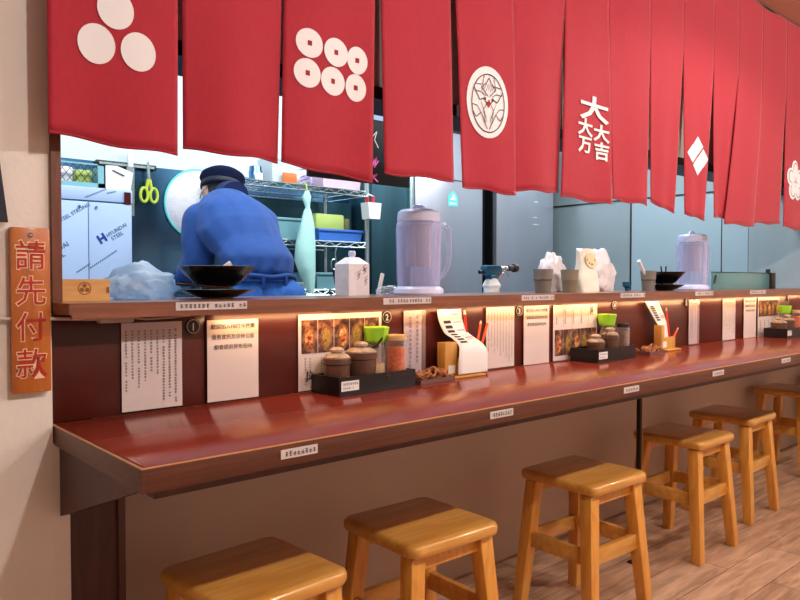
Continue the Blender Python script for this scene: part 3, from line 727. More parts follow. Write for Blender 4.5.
# trays of brown bands
def loops(x, y, rz, w, d, label, seed, n=22):
    e = local_thing('small_tray', (x, y, CZ), label, 'tray', 'small trays beside the condiment boxes', R(rz))
    m = MB(); m.prism([(-w/2, -d/2), (w/2, -d/2), (w/2, d/2), (-w/2, d/2)], .0, .003, 'z')
    m.box(-w/2, w/2, -d/2, -d/2+.003, .003, .012).box(-w/2, w/2, d/2-.003, d/2, .003, .012).box(-w/2, -w/2+.003, -d/2, d/2, .003, .012).box(w/2-.003, w/2, -d/2, d/2, .003, .012).build('tray_body', 'tray', e)
    r = random.Random(seed); m = MB()
    for k in range(n):
        cx, cy = r.uniform(-w*.36, w*.36), r.uniform(-d*.28, d*.28); cz = .008+.022*(1-abs(cx)/(w*.5))*r.random(); a = r.uniform(0, PI); ra, rb = r.uniform(.016, .024), r.uniform(.006, .012); tl = r.uniform(-.3, .3)
        pts = []
        for q in range(14):
            t = 2*PI*q/14; u, v = ra*math.cos(t), rb*math.sin(t)
            pts.append((cx+u*math.cos(a)-v*math.sin(a), max(-d*.48, min(d*.48, cy+u*math.sin(a)+v*math.cos(a))), max(.006, cz+.006*math.sin(2*t+k)+tl*u)))
        m.tube(pts, .0028, 6, True)
    # stuff: a heap nobody could count
    o = m.build('brown_loops', 'loop', None); o.location = (x, y, CZ+.0035); o.rotation_euler.z = R(rz)
    tag(o, 'tangled heap of tan brown loops on the '+label.split('small dark tray ')[-1].replace('holding brown loops ', 'small tray '), 'loops', 'heaps of brown loops', 'stuff')
loops(1.378, 1.434, 5, .145, .066, 'small dark tray holding brown loops between the nearest condiment box and slip holder', 5)
loops(2.535, 1.42, 4, .135, .07, 'small dark tray holding brown loops between the second condiment box and slip holder', 9)

# order slip holders
def holder(x0, label, rows, pens, slip_label, W=.145, bw=.05):
    y0, y1 = 1.445, 1.478
    e = local_thing('slip_holder', (x0+.09, 1.44, CZ), label, 'holder', 'wooden order slip holders')
    MB().box(x0, x0+W, y0-.027, y1, CZ, CZ+.006, .001).build('holder_base', 'wood_block', e, True)
    MB().box(x0, x0+bw, y0, y1, CZ+.006, CZ+.102, .001).build('holder_block', 'wood_block', e, True)
    MB().box(x0+bw, x0+W, y1-.006, y1, CZ+.006, CZ+.052, .001).build('holder_back', 'wood_block', e, True)
    MB().box(x0+bw, x0+W, y0, y0+.006, CZ+.006, CZ+.052, .001).box(x0+W-.005, x0+W, y0+.006, y1-.006, CZ+.006, CZ+.052).build('holder_front', 'wood_block', e, True)
    MB().box(x0+.012, x0+.04, y0-.0012, y0, CZ+.012, CZ+.036).build('white_label', 'paper_white', e, True)
    s_ = local_thing('order_slip', ((rows[0][0]+rows[0][1])/2, 1.44, CZ+.02), slip_label, 'slip', 'order slips in the wooden holders')
    m = MB(); vs = []; fs = []; NU = 6
    # smooth the rows
    rr = []
    for i in range(len(rows)-1):
        for k in range(5):
            t = k/5; p0 = rows[max(0, i-1)]; p1 = rows[i]; p2 = rows[i+1]; p3 = rows[min(len(rows)-1, i+2)]
            rr.append([.5*((2*b)+(-a+c)*t+(2*a-5*b+4*c-d)*t*t+(-a+3*b-3*c+d)*t**3) for a, b, c, d in zip(p0, p1, p2, p3)])
    rr.append(list(rows[-1]))
    for xa, xb, y, z in rr:
        for a in range(NU+1): vs.append((xa+(xb-xa)*a/NU, y, z))
    for b in range(len(rr)-1):
        for a in range(NU): k = b*(NU+1)+a; fs.append((k, k+1, k+NU+2, k+NU+1))
    m._add(vs, fs); o = m.build('slip_paper', 'paper_white', s_, True, 80); sd = o.modifiers.new('thickness', 'SOLIDIFY'); sd.thickness = .0012; sd.offset = 0
    def F(a, b):   # a 0..1 across, b 0..1 down the first leaning half
        i = b*len(rr)*.55; j = int(i); t = i-j; p = rr[j]; q = rr[min(j+1, len(rr)-1)]; g = [p[k]*(1-t)+q[k]*t for k in range(4)]
        return Vector((g[0]+(g[1]-g[0])*a, g[2]-.0022, g[3]))
    m = MB()
    for r_ in range(7): m.rect(F, .16, .46, .26+r_*.1, .32+r_*.1)
    for r_ in range(5): m.rect(F, .56, .9, .12+r_*.17, .135+r_*.17)
    m.rect(F, .6, .95, .72, .75); m.build('printed_text', 'ink', s_, True, 0)
    for (px, py, pz, qx, qy, qz, mt, lab) in pens:
        pe = local_thing('pencil', (px, py, pz), lab, 'pencil', 'pens and pencils in the slip holders')
        a, b = Vector((px, py, pz)), Vector((qx, qy, qz))
        MB().tube([a, a+(b-a)*.93], .0042, 6).build('pencil_shaft', mt, pe, True, 20)
        MB().tube([a+(b-a)*.93, b], [.0040, .0022], 8).build('pencil_tip', 'paper', pe, True)
zz = CZ+.012
holder(1.452, 'near wooden slip holder standing right of the narrow sleeved notice',
       [(1.458, 1.556, 1.484, .976), (1.460, 1.558, 1.480, .945), (1.474, 1.570, 1.472, .91), (1.492, 1.582, 1.455, .892), (1.500, 1.604, 1.438, .872), (1.492, 1.612, 1.428, .850), (1.484, 1.609, 1.424, .82), (1.484, 1.609, 1.424, .790)],
       [(1.572, 1.462, zz, 1.566, 1.478, .972, 'red_pen', 'red pen standing beside the curled slip in the near holder'), (1.585, 1.462, zz, 1.640, 1.478, .938, 'orange_pencil', 'left one of two orange pencils in the near holder'), (1.597, 1.462, zz, 1.664, 1.47, .940, 'orange_pencil', 'right one of two orange pencils in the near holder')],
       'long white order slip curling over the front of the near holder')
holder(2.675, 'far wooden slip holder beside the second tray of loops',
       [(2.615, 2.717, 1.484, .978), (2.64, 2.735, 1.480, .945), (2.672, 2.76, 1.474, .905), (2.704, 2.772, 1.466, .86), (2.708, 2.772, 1.463, .80)],
       [(2.770, 1.457, zz, 2.757, 1.470, .950, 'red_pen', 'thin red pen beside the slip in the far holder'), (2.755, 1.455, zz, 2.80, 1.44, .868, 'orange_pencil', 'short orange pencil leaning right in the far holder')],
       'white order slip leaning left out of the far holder', .112, .024)

# ------------------------------------------------------------------ things on the ledge
LZ = 1.0178
e = local_thing('wooden_box', (.494, 1.60, LZ), 'small square pale wooden box with round burnt crest at the left end of the ledge', 'box')
m = MB(); w = .0515; h = .046
m.box(-w, w, -w, -w+.008, 0, h).box(-w, w, w-.008, w, 0, h).box(-w, -w+.008, -w+.008, w-.008, 0, h).box(w-.008, w, -w+.008, w-.008, 0, h).box(-w+.008, w-.008, -w+.008, w-.008, 0, .006).build('box_body', 'masu', e)
m = MB(); fy = plane_y(0, -w-.0006, h*.58)
m.line2(fy, [(.0125*math.cos(t*PI/14), .0125*math.sin(t*PI/14)) for t in range(29)], .002)
for t in range(3): a = t*2*PI/3+PI/2; m.disc(fy, .006*math.cos(a), .006*math.sin(a), .0045, .0045, 12)
m.build('crest_mark', 'brand_mark', e, False, 0)
m = MB()
for s_ in (-1, 1): m.rect(plane_y(0, -w-.0005, 0), s_*w*.98-.006*(s_ > 0), s_*w*.98+.006*(s_ < 0), h*.36, h*.64)
m.build('finger_joint', 'brand_mark', e, False, 0)

def crumple(name, c, dims, seed, m, label, cat, peaks=None, amp=.35, sub=4, group=None):
    t = bmesh.new(); bmesh.ops.create_icosphere(t, subdivisions=sub, radius=1)
    off = Vector((seed*3.1, seed*1.7, seed))
    for v in t.verts:
        n = v.co.normalized()
        r = 1+amp*(abs(noise.noise(n*1.7+off))*1.6-.35)+amp*.45*(abs(noise.noise(n*4+off))-.2)+amp*.18*noise.noise(n*9+off)
        p = n*r
        if peaks:
            for (px, pz, pr, ph) in peaks:
                d = math.hypot(p.x-px, (p.y)*.7); 
                if p.z > -.2 and d < pr: p.z += ph*(1-d/pr)
        z = max(-.62, p.z)
        v.co = Vector((c[0]+p.x*dims[0], c[1]+p.y*dims[1], c[2]+(z+.62)*dims[2]))
    mb = MB(); mb.merge(t); o = mb.build(name, m, None, True, 42)
    return tag(o, label, cat, group)
crumple('plastic_bag', (.664, 1.672, LZ), (.084, .055, .045), 4, 'bag', 'crumpled pale blue plastic bag between the wooden box and black bowls', 'bag', [(-.1, 0, .6, .35)])
crumple('plastic_bag', (2.296, 1.70, LZ), (.066, .04, .086), 8, 'bag_white', 'crumpled white plastic bag behind the two grey tumblers', 'bag', [(.1, 0, .8, .2), (-.7, 0, .5, .2)], group='white bags on the ledge')
crumple('plastic_bag', (2.605, 1.69, LZ), (.078, .05, .098), 12, 'bag_white', 'large bulging white plastic bag right of the printed cream bag', 'bag', [(-.5, 0, .7, .25), (.2, 0, .7, .1)], .28, group='white bags on the ledge')
crumple('plastic_bag', (1.46, 1.70, LZ), (.055, .03, .017), 15, 'clear', 'low crumpled clear wrap on the ledge right of the white carton', 'bag')
# printed cream bag
e = local_thing('printed_bag', (2.39, 1.61, LZ), 'cream standing bag with small green marks beside the second tumbler', 'bag', 'white bags on the ledge')
m = MB(); vs = []; fs = []; NR, NC = 12, 28
for i in range(NR+1):
    z = i/NR; hw = .060-.006*z+.005*math.sin(z*7); hd = .034*(1-.72*z)
    for k in range(NC):
        a = 2*PI*k/NC; ca, sa = math.cos(a), math.sin(a); q = .45
        x_ = math.copysign(abs(ca)**q, ca)*hw; y_ = math.copysign(abs(sa)**q, sa)*hd
        nn = .004*noise.noise(Vector((x_*30, y_*30, z*5)))
        vs.append((x_+nn, y_+nn, z*.162+(.007*math.sin(a*3) if i == NR else 0)))
for i in range(NR):
    for k in range(NC): fs.append((i*NC+k, i*NC+(k+1) % NC, (i+1)*NC+(k+1) % NC, (i+1)*NC+k))
fs += [tuple(range(NC))[::-1], tuple(NR*NC+k for k in range(NC))]
m._add(vs, fs).build('bag_body', 'bag_cream', e, smooth=50)
fb = lambda a, b: Vector((a, -.0355*(1-.72*b/.162)-.0035, b))
MB().disc(fb, .010, .122, .038, .030, 24).build('yellow_print', 'bag_print', e, False, 0)
m = MB()
for a, b in ((-.018, .124), (-.006, .112), (.006, .107), (.014, .107), (.032, .124)): m.disc(lambda p, q: fb(p, q)-Vector((0, .001, 0)), a, b, .0034, .004, 8)
m.build('green_marks', 'green_ink', e, False, 0)

def bowl(x, y, z, r, h, label, spoon=None, red=False):
    e = local_thing('black_bowl', (x, y, z), label, 'bowl', 'black bowls on the ledge')
    MB().lathe([(r*.42, 0), (r*.42, h*.12), (r*.5, h*.14), (r*.8, h*.62), (r, h), (r*.975, h*1.01), (r*.76, h*.64), (r*.45, h*.22), (.001, h*.2)], n=48).build('bowl_body', 'bowl', e)
    MB().lathe([(r*.44, h*.215), (r*.42, h*.225), (.001, h*.225)], n=32).build('bowl_interior', 'bowl_red', e)
    return e
def spoon_thing(p, q, label, bowl_r=.0):
    e = local_thing('white_spoon', p, label, 'spoon', 'white spoons in the bowls and cup')
    MB().tube([p, (Vector(p)+Vector(q))/2+Vector((0, 0, .004)), q], [.0045, .006, .0075], 10).build('spoon_handle', 'spoon', e, True)
    MB().ball(p, .014, (1.0, .8, .5), 2).build('spoon_bowl', 'spoon', e, True)
bowl(.82, 1.60, LZ, .094, .022, 'lower flat black bowl of the near stack on the ledge')
bowl(.82, 1.60, LZ+.0225, .094, .055, 'upper deep black bowl of the near stack on the ledge')
spoon_thing((.82, 1.61, LZ+.052), (.858, 1.60, LZ+.086), 'white spoon sticking up from the near stack of bowls')
c_ = local_thing('chopsticks', (.72, 1.58, LZ+.03), 'pair of dark chopsticks lying across the near lower bowl', 'chopsticks')
for k in (0, 1): MB().tube([(.705, 1.575-k*.012, LZ+.035), (.80, 1.50+.004*k, LZ+.0265)], [.003, .0018], 8).build('chopstick', 'metal_dark', c_, True)
bowl(2.985, 1.60, LZ, .086, .026, 'lower flat black bowl of the far stack beside the second jug')
bowl(2.985, 1.60, LZ+.0265, .088, .056, 'upper deep black bowl of the far stack beside the second jug')
c_ = local_thing('chopsticks', (3.02, 1.6, LZ+.05), 'two dark sticks standing in the far stack of bowls', 'chopsticks')
for k in (0, 1): MB().tube([(2.97+.02*k, 1.6, LZ+.045), (2.95+.045*k, 1.6, LZ+.107)], .0035, 8).build('chopstick', 'metal_dark', c_, True)

def tumbler(x, y, label, m, r=.056, h=.09, z=LZ):
    e = local_thing('tumbler', (x, y, z), label, 'cup', 'grey tumblers on the ledge')
    MB().lathe([(r*.74, 0), (r*.76, .003), (r*.86, h*.52), (r*.89, h*.54), (r*.89, h*.58), (r, h), (r*.95, h), (r*.82, h*.55), (r*.7, .006), (.001, .005)], n=36).build('cup_body', m, e)
    MB().lathe([(r*.87, h*.52), (r*.905, h*.55), (r*.87, h*.58)], n=36).build('cup_band', 'metal_dark' if m == 'cup' else m, e)
    return e
tumbler(2.108, 1.60, 'left grey tumbler beside the teal gas torch', 'cup', .037, .085)
tumbler(2.272, 1.60, 'right taupe grey tumbler in front of the printed cream bag', 'cup2', .035, .085)
tumbler(2.845, 1.60, 'grey tumbler holding a white spoon beside the far black bowls', 'cup', .034, .086)
spoon_thing((2.85, 1.60, LZ+.03), (2.765, 1.60, LZ+.128), 'thin white spoon leaning left out of the far grey tumbler')

def jug(x, y, label):
    e = local_thing('water_jug', (x, y, LZ), label, 'jug', 'clear lilac water jugs on the ledge')
    r = .069
    MB().lathe([(r*1.08, 0), (r*1.12, .006), (r*1.08, .018), (r*.97, .024), (r*.95, .026)], n=40).build('jug_base', 'jug_solid', e)
    MB().lathe([(r*.93, .026), (r*.95, .04), (r, .20), (r*1.0, .215), (r*.94, .222), (r*.92, .222), (r*.97, .2), (r*.9, .04), (r*.88, .03)], n=40).build('jug_body', 'jug', e)
    for k in range(10):
        a = 2*PI*k/10; MB().tube([(r*.955*math.cos(a), r*.955*math.sin(a), .04), (r*.995*math.cos(a), r*.995*math.sin(a), .205)], .0022, 6).build('body_rib', 'jug', e)
    MB().lathe([(r*.55, .085), (r*.56, .215), (r*.5, .216), (r*.5, .087)], n=28).build('inner_core', 'jug_core', e)
    MB().lathe([(r*.94, .222), (r*.96, .225), (r*.93, .25), (r*.80, .258), (.001, .260)], n=40).build('jug_lid', 'jug_solid', e)
    MB().tube([(-.028, 0, .258), (-.02, 0, .267), (0, 0, .271), (.02, 0, .267), (.028, 0, .258)], .006, 10).build('lid_grip', 'jug_solid', e)
    MB().tube([(.060, -.018, .212), (.084, -.028, .214), (.098, -.032, .198), (.100, -.033, .12), (.094, -.03, .085), (.076, -.024, .058), (.062, -.018, .048)], [.008, .009, .009, .008, .008, .008, .008], 12).build('jug_handle', 'jug', e)
jug(1.492, 1.60, 'tall clear lilac water jug with side handle in the middle of the ledge')
jug(3.235, 1.60, 'tall clear lilac water jug beside the far stack of black bowls')

# white carton
e = local_thing('white_carton', (1.297, 1.68, LZ), 'white gable-topped carton with faint print left of the near jug', 'carton')
w, d = .038, .034
m = MB(); vs = [(-w, -d, 0), (w, -d, 0), (w, d, 0), (-w, d, 0), (-w, -d, .092), (w, -d, .092), (w, d, .092), (-w, d, .092), (-.015, -.014, .112), (.015, -.014, .112), (.015, .014, .112), (-.015, .014, .112)]
fs = [(3, 2, 1, 0), (0, 1, 5, 4), (1, 2, 6, 5), (2, 3, 7, 6), (3, 0, 4, 7), (4, 5, 9, 8), (5, 6, 10, 9), (6, 7, 11, 10), (7, 4, 8, 11), (8, 9, 10, 11)]
m._add(vs, fs).build('carton_body', 'bag_white', e, smooth=20)
MB().lathe([(.009, .110), (.009, .116), (.011, .118), (.011, .128), (.008, .131)], n=20).build('cap', 'jug_solid', e)
m = MB(); r = random.Random(2)
for k in range(6):
    a, b = r.uniform(-.01, .02), .03+.008*k; m.line2(lambda p, q: Vector((p, -d-.0008, q)), [(a, b), (a+.01, b+.008), (a+.002, b+.014), (a+.014, b+.02)], .0016)
m.text('鮮', plane_y(.020, -d-.0008, .074), .012); m.build('faint_print', 'ink_grey', e, False, 0)
e = local_thing('white_spatula', (1.44, 1.73, .95), 'slim white spatula leaning behind the ledge left of the near jug', 'spatula')
MB().bar((1.455, 1.80, .862), (1.512, 1.795, 1.085), .014, .004, .001).build('spatula_handle', 'spoon', e, True)
MB().bar((1.462, 1.80, .866), (1.468, 1.799, .90), .05, .005, .001).build('spatula_blade', 'spoon', e, True)

# kitchen-side counter behind the ledge; gas torch stands on it
kc = empty('kitchen_counter', (2.5, 2.05, 0), 'steel kitchen counter behind the serving ledge', 'counter')
MB().box(.6, 4.4, 1.845, 2.25, .83, .86, .002).build('worktop', 'steel', kc, True)
MB().box(.62, 4.38, 1.86, 2.22, .0005, .83).build('cabinet_body', 'steel', kc, True)
e = local_thing('gas_torch', (2.17, 1.90, .861), 'teal gas torch head with silver nozzle on a white canister behind the ledge', 'torch')
MB().lathe([(.032, 0), (.032, .17), (.036, .175), (.037, .182), (.024, .205), (.018, .210)], n=28).build('canister', 'spoon', e)
MB().box(-.052, .048, -.02, .02, .222, .262, .012).box(-.022, .022, -.016, .016, .205, .225, .004).build('torch_body', 'torch_blue', e)
MB().tube([(-.05, 0, .236), (-.072, 0, .234)], .008, 10).build('gas_knob', 'metal_dark', e)
MB().bar((.035, 0, .215), (.058, 0, .235), .012, .014, .003).build('trigger', 'torch_orange', e)
MB().tube([(.045, 0, .252), (.11, 0, .252), (.112, 0, .252)], [.008, .009, .006], 12).build('nozzle', 'brass', e)
MB().tube([(.10, 0, .252), (.145, 0, .252)], [.0125, .0125], 14).tube([(.135, 0, .252), (.152, 0, .252)], [.017, .017], 14).build('flame_tube', 'metal_dark', e)
MB().tube([(.06, .0, .225), (.085, 0, .243), (.105, 0, .218)], .002, 6).build('guide_wire', 'brass', e)

# small dark dish and glass guard
e = local_thing('small_dish', (2.775, 1.66, LZ), 'tiny dark blue cup on the ledge right of the big white bag', 'cup')
MB().lathe([(.009, 0), (.009, .012), (.019, .020), (.019, .038), (.016, .038), (.015, .022), (.001, .02)], n=20).build('dish_body', 'torch_blue', e)
e = local_thing('glass_guard', (3.8, 1.62, LZ), 'low teal glass guard with dark end post on the far ledge', 'glass guard')
MB().box(3.475, 4.16, 1.612, 1.620, LZ, LZ+.085, .001).build('glass_pane', 'glass_teal', e, True)
MB().box(3.475, 4.16, 1.609, 1.623, LZ+.085, LZ+.088).build('glass_edge', 'metal_dark', e, True)
MB().box(4.16, 4.215, 1.60, 1.632, LZ, LZ+.088, .002).box(4.145, 4.152, 1.605, 1.627, LZ+.08, LZ+.108).build('end_post', 'metal_dark', e, True)
MB().bar((3.478, 1.606, LZ+.03), (3.50, 1.606, LZ+.07), .008, .006, .001).build('clip', 'metal_dark', e, True)

# ------------------------------------------------------------------ kitchen back
fc = empty('film_covered_cabinet', (.83, 3.15, 0), 'steel cabinet still wrapped in printed blue-white film at the left of the kitchen', 'cabinet')
MB().box(.30, 1.111, 2.905, 3.40, .0005, 1.372).build('cabinet_body', 'film', fc, True)
MB().box(.30, 1.112, 2.890, 3.40, 1.374, 1.425, .002).build('top_panel', 'film', fc, True)
def ftext(parent, s_, x, z, size, m, rot=R(33), bold=0.01, y=2.8868):
    q = MB(); q.text(s_, plane_y(x, y, z), size, bold, rot=rot); q.build('printed_text', m, parent, True, 0)
dl = MB().box(.305, .9375, 2.888, 2.904, .3, 1.368, .002).build('door', 'film', fc, True)
dr = MB().box(.9405, 1.108, 2.888, 2.904, .3, 1.368, .002).build('door', 'film', fc, True)
MB().box(.9376, .9404, 2.8895, 2.9045, .3, 1.34).build('seam_shadow_gap', 'film_ink', fc, True)
ftext(dr, 'HYUNDAI', 1.046, 1.262, .021, 'film_ink'); ftext(dr, 'STEEL', 1.049, 1.240, .021, 'film_ink')
ftext(dr, 'H', .990, 1.226, .046, 'film_blue', R(33), .05)
ftext(dl, 'STEEL STRONG', .886, 1.322, .020, 'film_ink'); ftext(dl, 'HYUNDAI', .815, 1.172, .026, 'film_ink'); ftext(dl, 'STEEL', .822, 1.146, .026, 'film_ink')
q = MB()
for a in range(14):
    x = .945+a*.0075; f = plane_y(x, 2.8866, 1.112+a*.0052); q.rect(f, -.0025, .0025, -.003, .003)
for a in range(8):
    x = .895+a*.0065; f = plane_y(x, 2.8866, 1.095+a*.0045); q.rect(f, -.0022, .0022, -.003, .003)
for a in range(16):
    x = .930+a*.0075; f = plane_y(x, 2.8876, 1.385+a*.0036) if a < 11 else plane_y(x, 2.8876, 1.385+a*.002); q.rect(f, -.0025, .0025, -.002, .003)
q.build('printed_text', 'film_ink', fc, True, 0)
MB().lathe([(.005, 0), (.005, .004)], n=10, mtx=Matrix.Translation((.905, 2.886, 1.348)) @ Matrix.Rotation(R(90), 4, 'X')).lathe([(.005, 0), (.005, .004)], n=10, mtx=Matrix.Translation((.968, 2.886, 1.348)) @ Matrix.Rotation(R(90), 4, 'X')).build('door_rivets', 'film_ink', fc, True)
MB().box(1.078, 1.104, 2.885, 2.889, 1.368, 1.416).build('maroon_label', 'bowl_red', fc, True)

e = local_thing('wire_basket', (.95, 3.05, 1.427), 'blue-grey diamond mesh basket on top of the film-covered cabinet', 'basket')
x0, x1, z0, z1 = .84, 1.045, 1.427, 1.535
m = MB().box(x0, x1, 3.0, 3.008, z0, z0+.03).box(x0, x1, 3.0, 3.008, z1-.006, z1).box(x0, x0+.006, 3.0, 3.008, z0, z1).box(x1-.03, x1, 3.0, 3.008, z0, z1)
m.box(x0, x1, 3.2, 3.208, z0, z1).box(x0, x0+.006, 3.0, 3.2, z0, z1).box(x1-.006, x1, 3.0, 3.2, z0, z1); m.build('basket_frame', 'teal_bin', e, True)
m = MB()
for k in range(-3, 8):
    for s_ in (1, -1):
        a = x0+k*.028; pts = []
        for t in range(9):
            zz_ = z0+.03+(z1-z0-.03)*t/8; xx = a+s_*(zz_-z0-.03)*.75+(0 if s_ > 0 else .05)
            if x0+.002 < xx < x1-.03: pts.append((xx, 3.002, zz_))
        if len(pts) > 1: m.tube(pts, .0013, 5)
m.build('diamond_mesh', 'metal_dark', e, True)
g = MB().box(.945, 1.01, 3.05, 3.15, z0, z1-.02, .01).build('folded_cloth', 'lime_box', None, True); tag(g, 'pale green folded cloth inside the mesh basket', 'cloth')
g = MB().box(.86, .935, 3.05, 3.15, z0, z1-.012, .01).build('folded_cloth', 'bag_white', None, True); tag(g, 'white folded cloth inside the mesh basket', 'cloth')
e = local_thing('cutting_board', (1.12, 3.2, 1.427), 'white cutting board with slot handle standing behind the film-covered cabinet', 'cutting board')
m = MB().prism([(1.055, 1.43), (1.19, 1.43), (1.205, 1.532), (1.135, 1.555), (1.07, 1.552)], 3.12, 3.13).build('board_body', 'spoon', e, True)
MB().bar((1.115, 3.1185, 1.535), (1.165, 3.1185, 1.515), .002, .010).build('slot_handle', 'metal_dark', e, True)

ks = local_thing('knife_rail', (1.29, 3.42, 1.60), 'black magnetic knife rail on the kitchen back wall', 'knife rail')
MB().box(1.148, 1.432, 3.41, 3.4345, 1.598, 1.622, .003).build('rail_body', 'black', ks, True)
MB().box(1.16, 1.42, 3.4085, 3.4105, 1.603, 1.614).build('magnet_strip', 'chrome', ks, True)
kn = local_thing('kitchen_knife', (1.302, 3.40, 1.37), 'long pale knife hanging blade down from the knife rail', 'knife')
MB().prism([(1.285, 1.37), (1.318, 1.37), (1.320, 1.60), (1.283, 1.60)], 3.401, 3.405).build('blade', 'chrome', kn, True)
MB().box(1.288, 1.315, 3.398, 3.408, 1.60, 1.69, .004).build('knife_handle', 'spoon', kn, True)
sc_ = local_thing('kitchen_scissors', (1.39, 3.40, 1.44), 'kitchen scissors with lime green handles on the knife rail', 'scissors')
MB().prism([(1.380, 1.625), (1.386, 1.64), (1.392, 1.54), (1.384, 1.53)], 3.402, 3.405).prism([(1.392, 1.625), (1.386, 1.64), (1.384, 1.54), (1.398, 1.53)], 3.398, 3.401).build('blades', 'chrome', sc_, True)
for s_ in (-1, 1):
    pts = [(1.39+s_*.024+.018*math.cos(t*PI/8), 3.402, 1.475+.034*math.sin(t*PI/8)) for t in range(16)]
    MB().tube(pts, .0075, 8, True).tube([(1.39+s_*.012, 3.402, 1.505), (1.39+s_*.004, 3.402, 1.55)], .008, 8).build('scissor_handle', 'lime_handle', sc_, True)
e = local_thing('hanging_colander', (1.655, 3.40, 1.285), 'large round white colander lid hanging on the steel wall left of the cook', 'colander')
m = MB().lathe([(.172, 0), (.175, .006), (.165, .014), (.13, .035), (.07, .048), (.001, .052)], n=48, mtx=Matrix.Translation((1.655, 3.433, 1.45)) @ Matrix.Rotation(R(90), 4, 'X')); m.build('dome', 'bag_white', e, True)
pts = [(1.655+.175*math.cos(t*PI/24), 3.428, 1.45+.175*math.sin(t*PI/24)) for t in range(48)]
MB().tube(pts, .006, 8, True).build('rim', 'sticker', e, True)

# prep table along the back wall, in front of the cook
pt = empty('prep_table', (1.55, 3.1, 0), 'low steel prep table in front of the cook', 'table')
MB().box(1.14, 1.62, 2.98, 3.40, .83, .86, .003).build('table_top', 'steel', pt, True)
for x in (1.16, 1.60):
    for y in (3.0, 3.38): MB().box(x-.015, x+.015, y-.015, y+.015, .0005, .83).build('leg', 'steel', pt, True)

# wire shelf unit
su = empty('wire_shelf_unit', (2.1, 3.1, 0), 'chrome wire shelf unit loaded with tubs to the right of the cook', 'shelf unit')
X0, X1, Y0, Y1 = 1.66, 2.40, 2.98, 3.36
for x in (X0, X1):
    for y in (Y0, Y1): MB().tube([(x, y, .001), (x, y, 1.545 if x == X0 else 1.60)], .0125, 12).build('post', 'chrome', su, True)
for z in (1.535, 1.262, 1.015, .45):
    m = MB()
    for y in (Y0, Y1): m.tube([(X0, y, z), (X1, y, z)], .004, 6).tube([(X0, y, z-.026), (X1, y, z-.026)], .004, 6)
    for y in (Y0,):
        n = 18; pts = [(X0+(X1-X0)*k/n, y, z-.002-(.022 if k % 2 else 0)) for k in range(n+1)]; m.tube(pts, .0028, 6)
    for x in (X0, X1): m.tube([(x, Y0, z), (x, Y1, z)], .004, 6).tube([(x, Y0, z-.026), (x, Y1, z-.026)], .004, 6)
    for k in range(1, 26): x = X0+(X1-X0)*k/26; m.tube([(x, Y0, z+.002), (x, Y1, z+.002)], .0016, 5)
    m.build('wire_shelf', 'chrome', su, True)
back = MB().box(1.90, 2.62, 3.40, 3.434, .8, 1.52).build('dark_panel', 'steel_dark', None, True); back['kind'] = 'structure'; back.name = 'wall_dark_steel'
def tub(name, x0, x1, y0, y1, z0, h, m, label, cat='tub', taper=.01, lid=None, group=None):
    e = local_thing(name, ((x0+x1)/2, (y0+y1)/2, z0), label, cat, group)
    q = MB(); t_ = taper; vs = [(x0+t_, y0+t_, z0), (x1-t_, y0+t_, z0), (x1-t_, y1-t_, z0), (x0+t_, y1-t_, z0), (x0, y0, z0+h), (x1, y0, z0+h), (x1, y1, z0+h), (x0, y1, z0+h)]
    w_ = .005; vi = [(x0+w_, y0+w_, z0+h), (x1-w_, y0+w_, z0+h), (x1-w_, y1-w_, z0+h), (x0+w_, y1-w_, z0+h), (x0+t_+w_, y0+t_+w_, z0+w_), (x1-t_-w_, y0+t_+w_, z0+w_), (x1-t_-w_, y1-t_-w_, z0+w_), (x0+t_+w_, y1-t_-w_, z0+w_)]
    fs = [(3, 2, 1, 0), (0, 1, 5, 4), (1, 2, 6, 5), (2, 3, 7, 6), (3, 0, 4, 7), (4, 5, 9, 8), (5, 6, 10, 9), (6, 7, 11, 10), (7, 4, 8, 11), (8, 9, 13, 12), (9, 10, 14, 13), (10, 11, 15, 14), (11, 8, 12, 15), (12, 13, 14, 15)]
    q._add(vs+vi, fs).build('tub_body', m, e, True, 30)
    MB().box(x0-.005, x1+.005, y0-.005, y0+.002, z0+h-.012, z0+h, .002).build('rim', m, e, True)
    if lid: MB().box(x0-.004, x1+.004, y0-.004, y1+.004, z0+h, z0+h+.008, .003).build('lid', lid, e, True)
    return e
zt = 1.539
tub('clear_tub', 1.83, 1.955, 3.0, 3.14, zt, .12, 'white_tub', 'tall clear tub at the left of the top wire shelf')
g = MB().box(1.885, 1.965, 2.985, 2.996, zt, zt+.05, .004).build('orange_packet', 'orange', None, True); tag(g, 'small orange packet in front of the clear tub on the top shelf', 'packet')
e = crumple('printed_packet', (2.04, 3.06, zt), (.062, .045, .052), 21, 'bag_white', 'white packet with purple stripes on the top wire shelf', 'packet', amp=.2, sub=3)
tub('pink_tub', 2.13, 2.385, 3.0, 3.24, zt, .11, 'pink_tub', 'long pale pink tub with lid on the top wire shelf', lid='white_tub')
m = MB()
for k in range(3): m.bar((2.0, 3.005, zt+.02+.016*k), (2.085, 3.005, zt+.03+.02*k), .004, .010)
pk = m.build('stripes', 'purple', None, True); pk.parent = e; pk.location = Vector(pk['_w'])-Vector(e['_w'])
e = local_thing('steel_jar', (1.775, 3.06, zt), 'small steel jar with white label at the left end of the top shelf', 'jar')
MB().lathe([(.032, 0), (.033, .05), (.03, .055), (.03, .07), (.028, .074)], n=24).build('jar_body', 'steel', e)
MB().box(-.02, .02, -.0345, -.030, .008, .04).build('white_label', 'spoon', e)
zt = 1.266
tub('teal_bin', 1.80, 2.03, 3.0, 3.25, zt, .105, 'teal_bin', 'large teal plastic bin on the middle wire shelf')
tub('blue_tray', 2.10, 2.385, 2.995, 3.30, zt, .062, 'blue_tray', 'wide bright blue tray on the middle wire shelf')
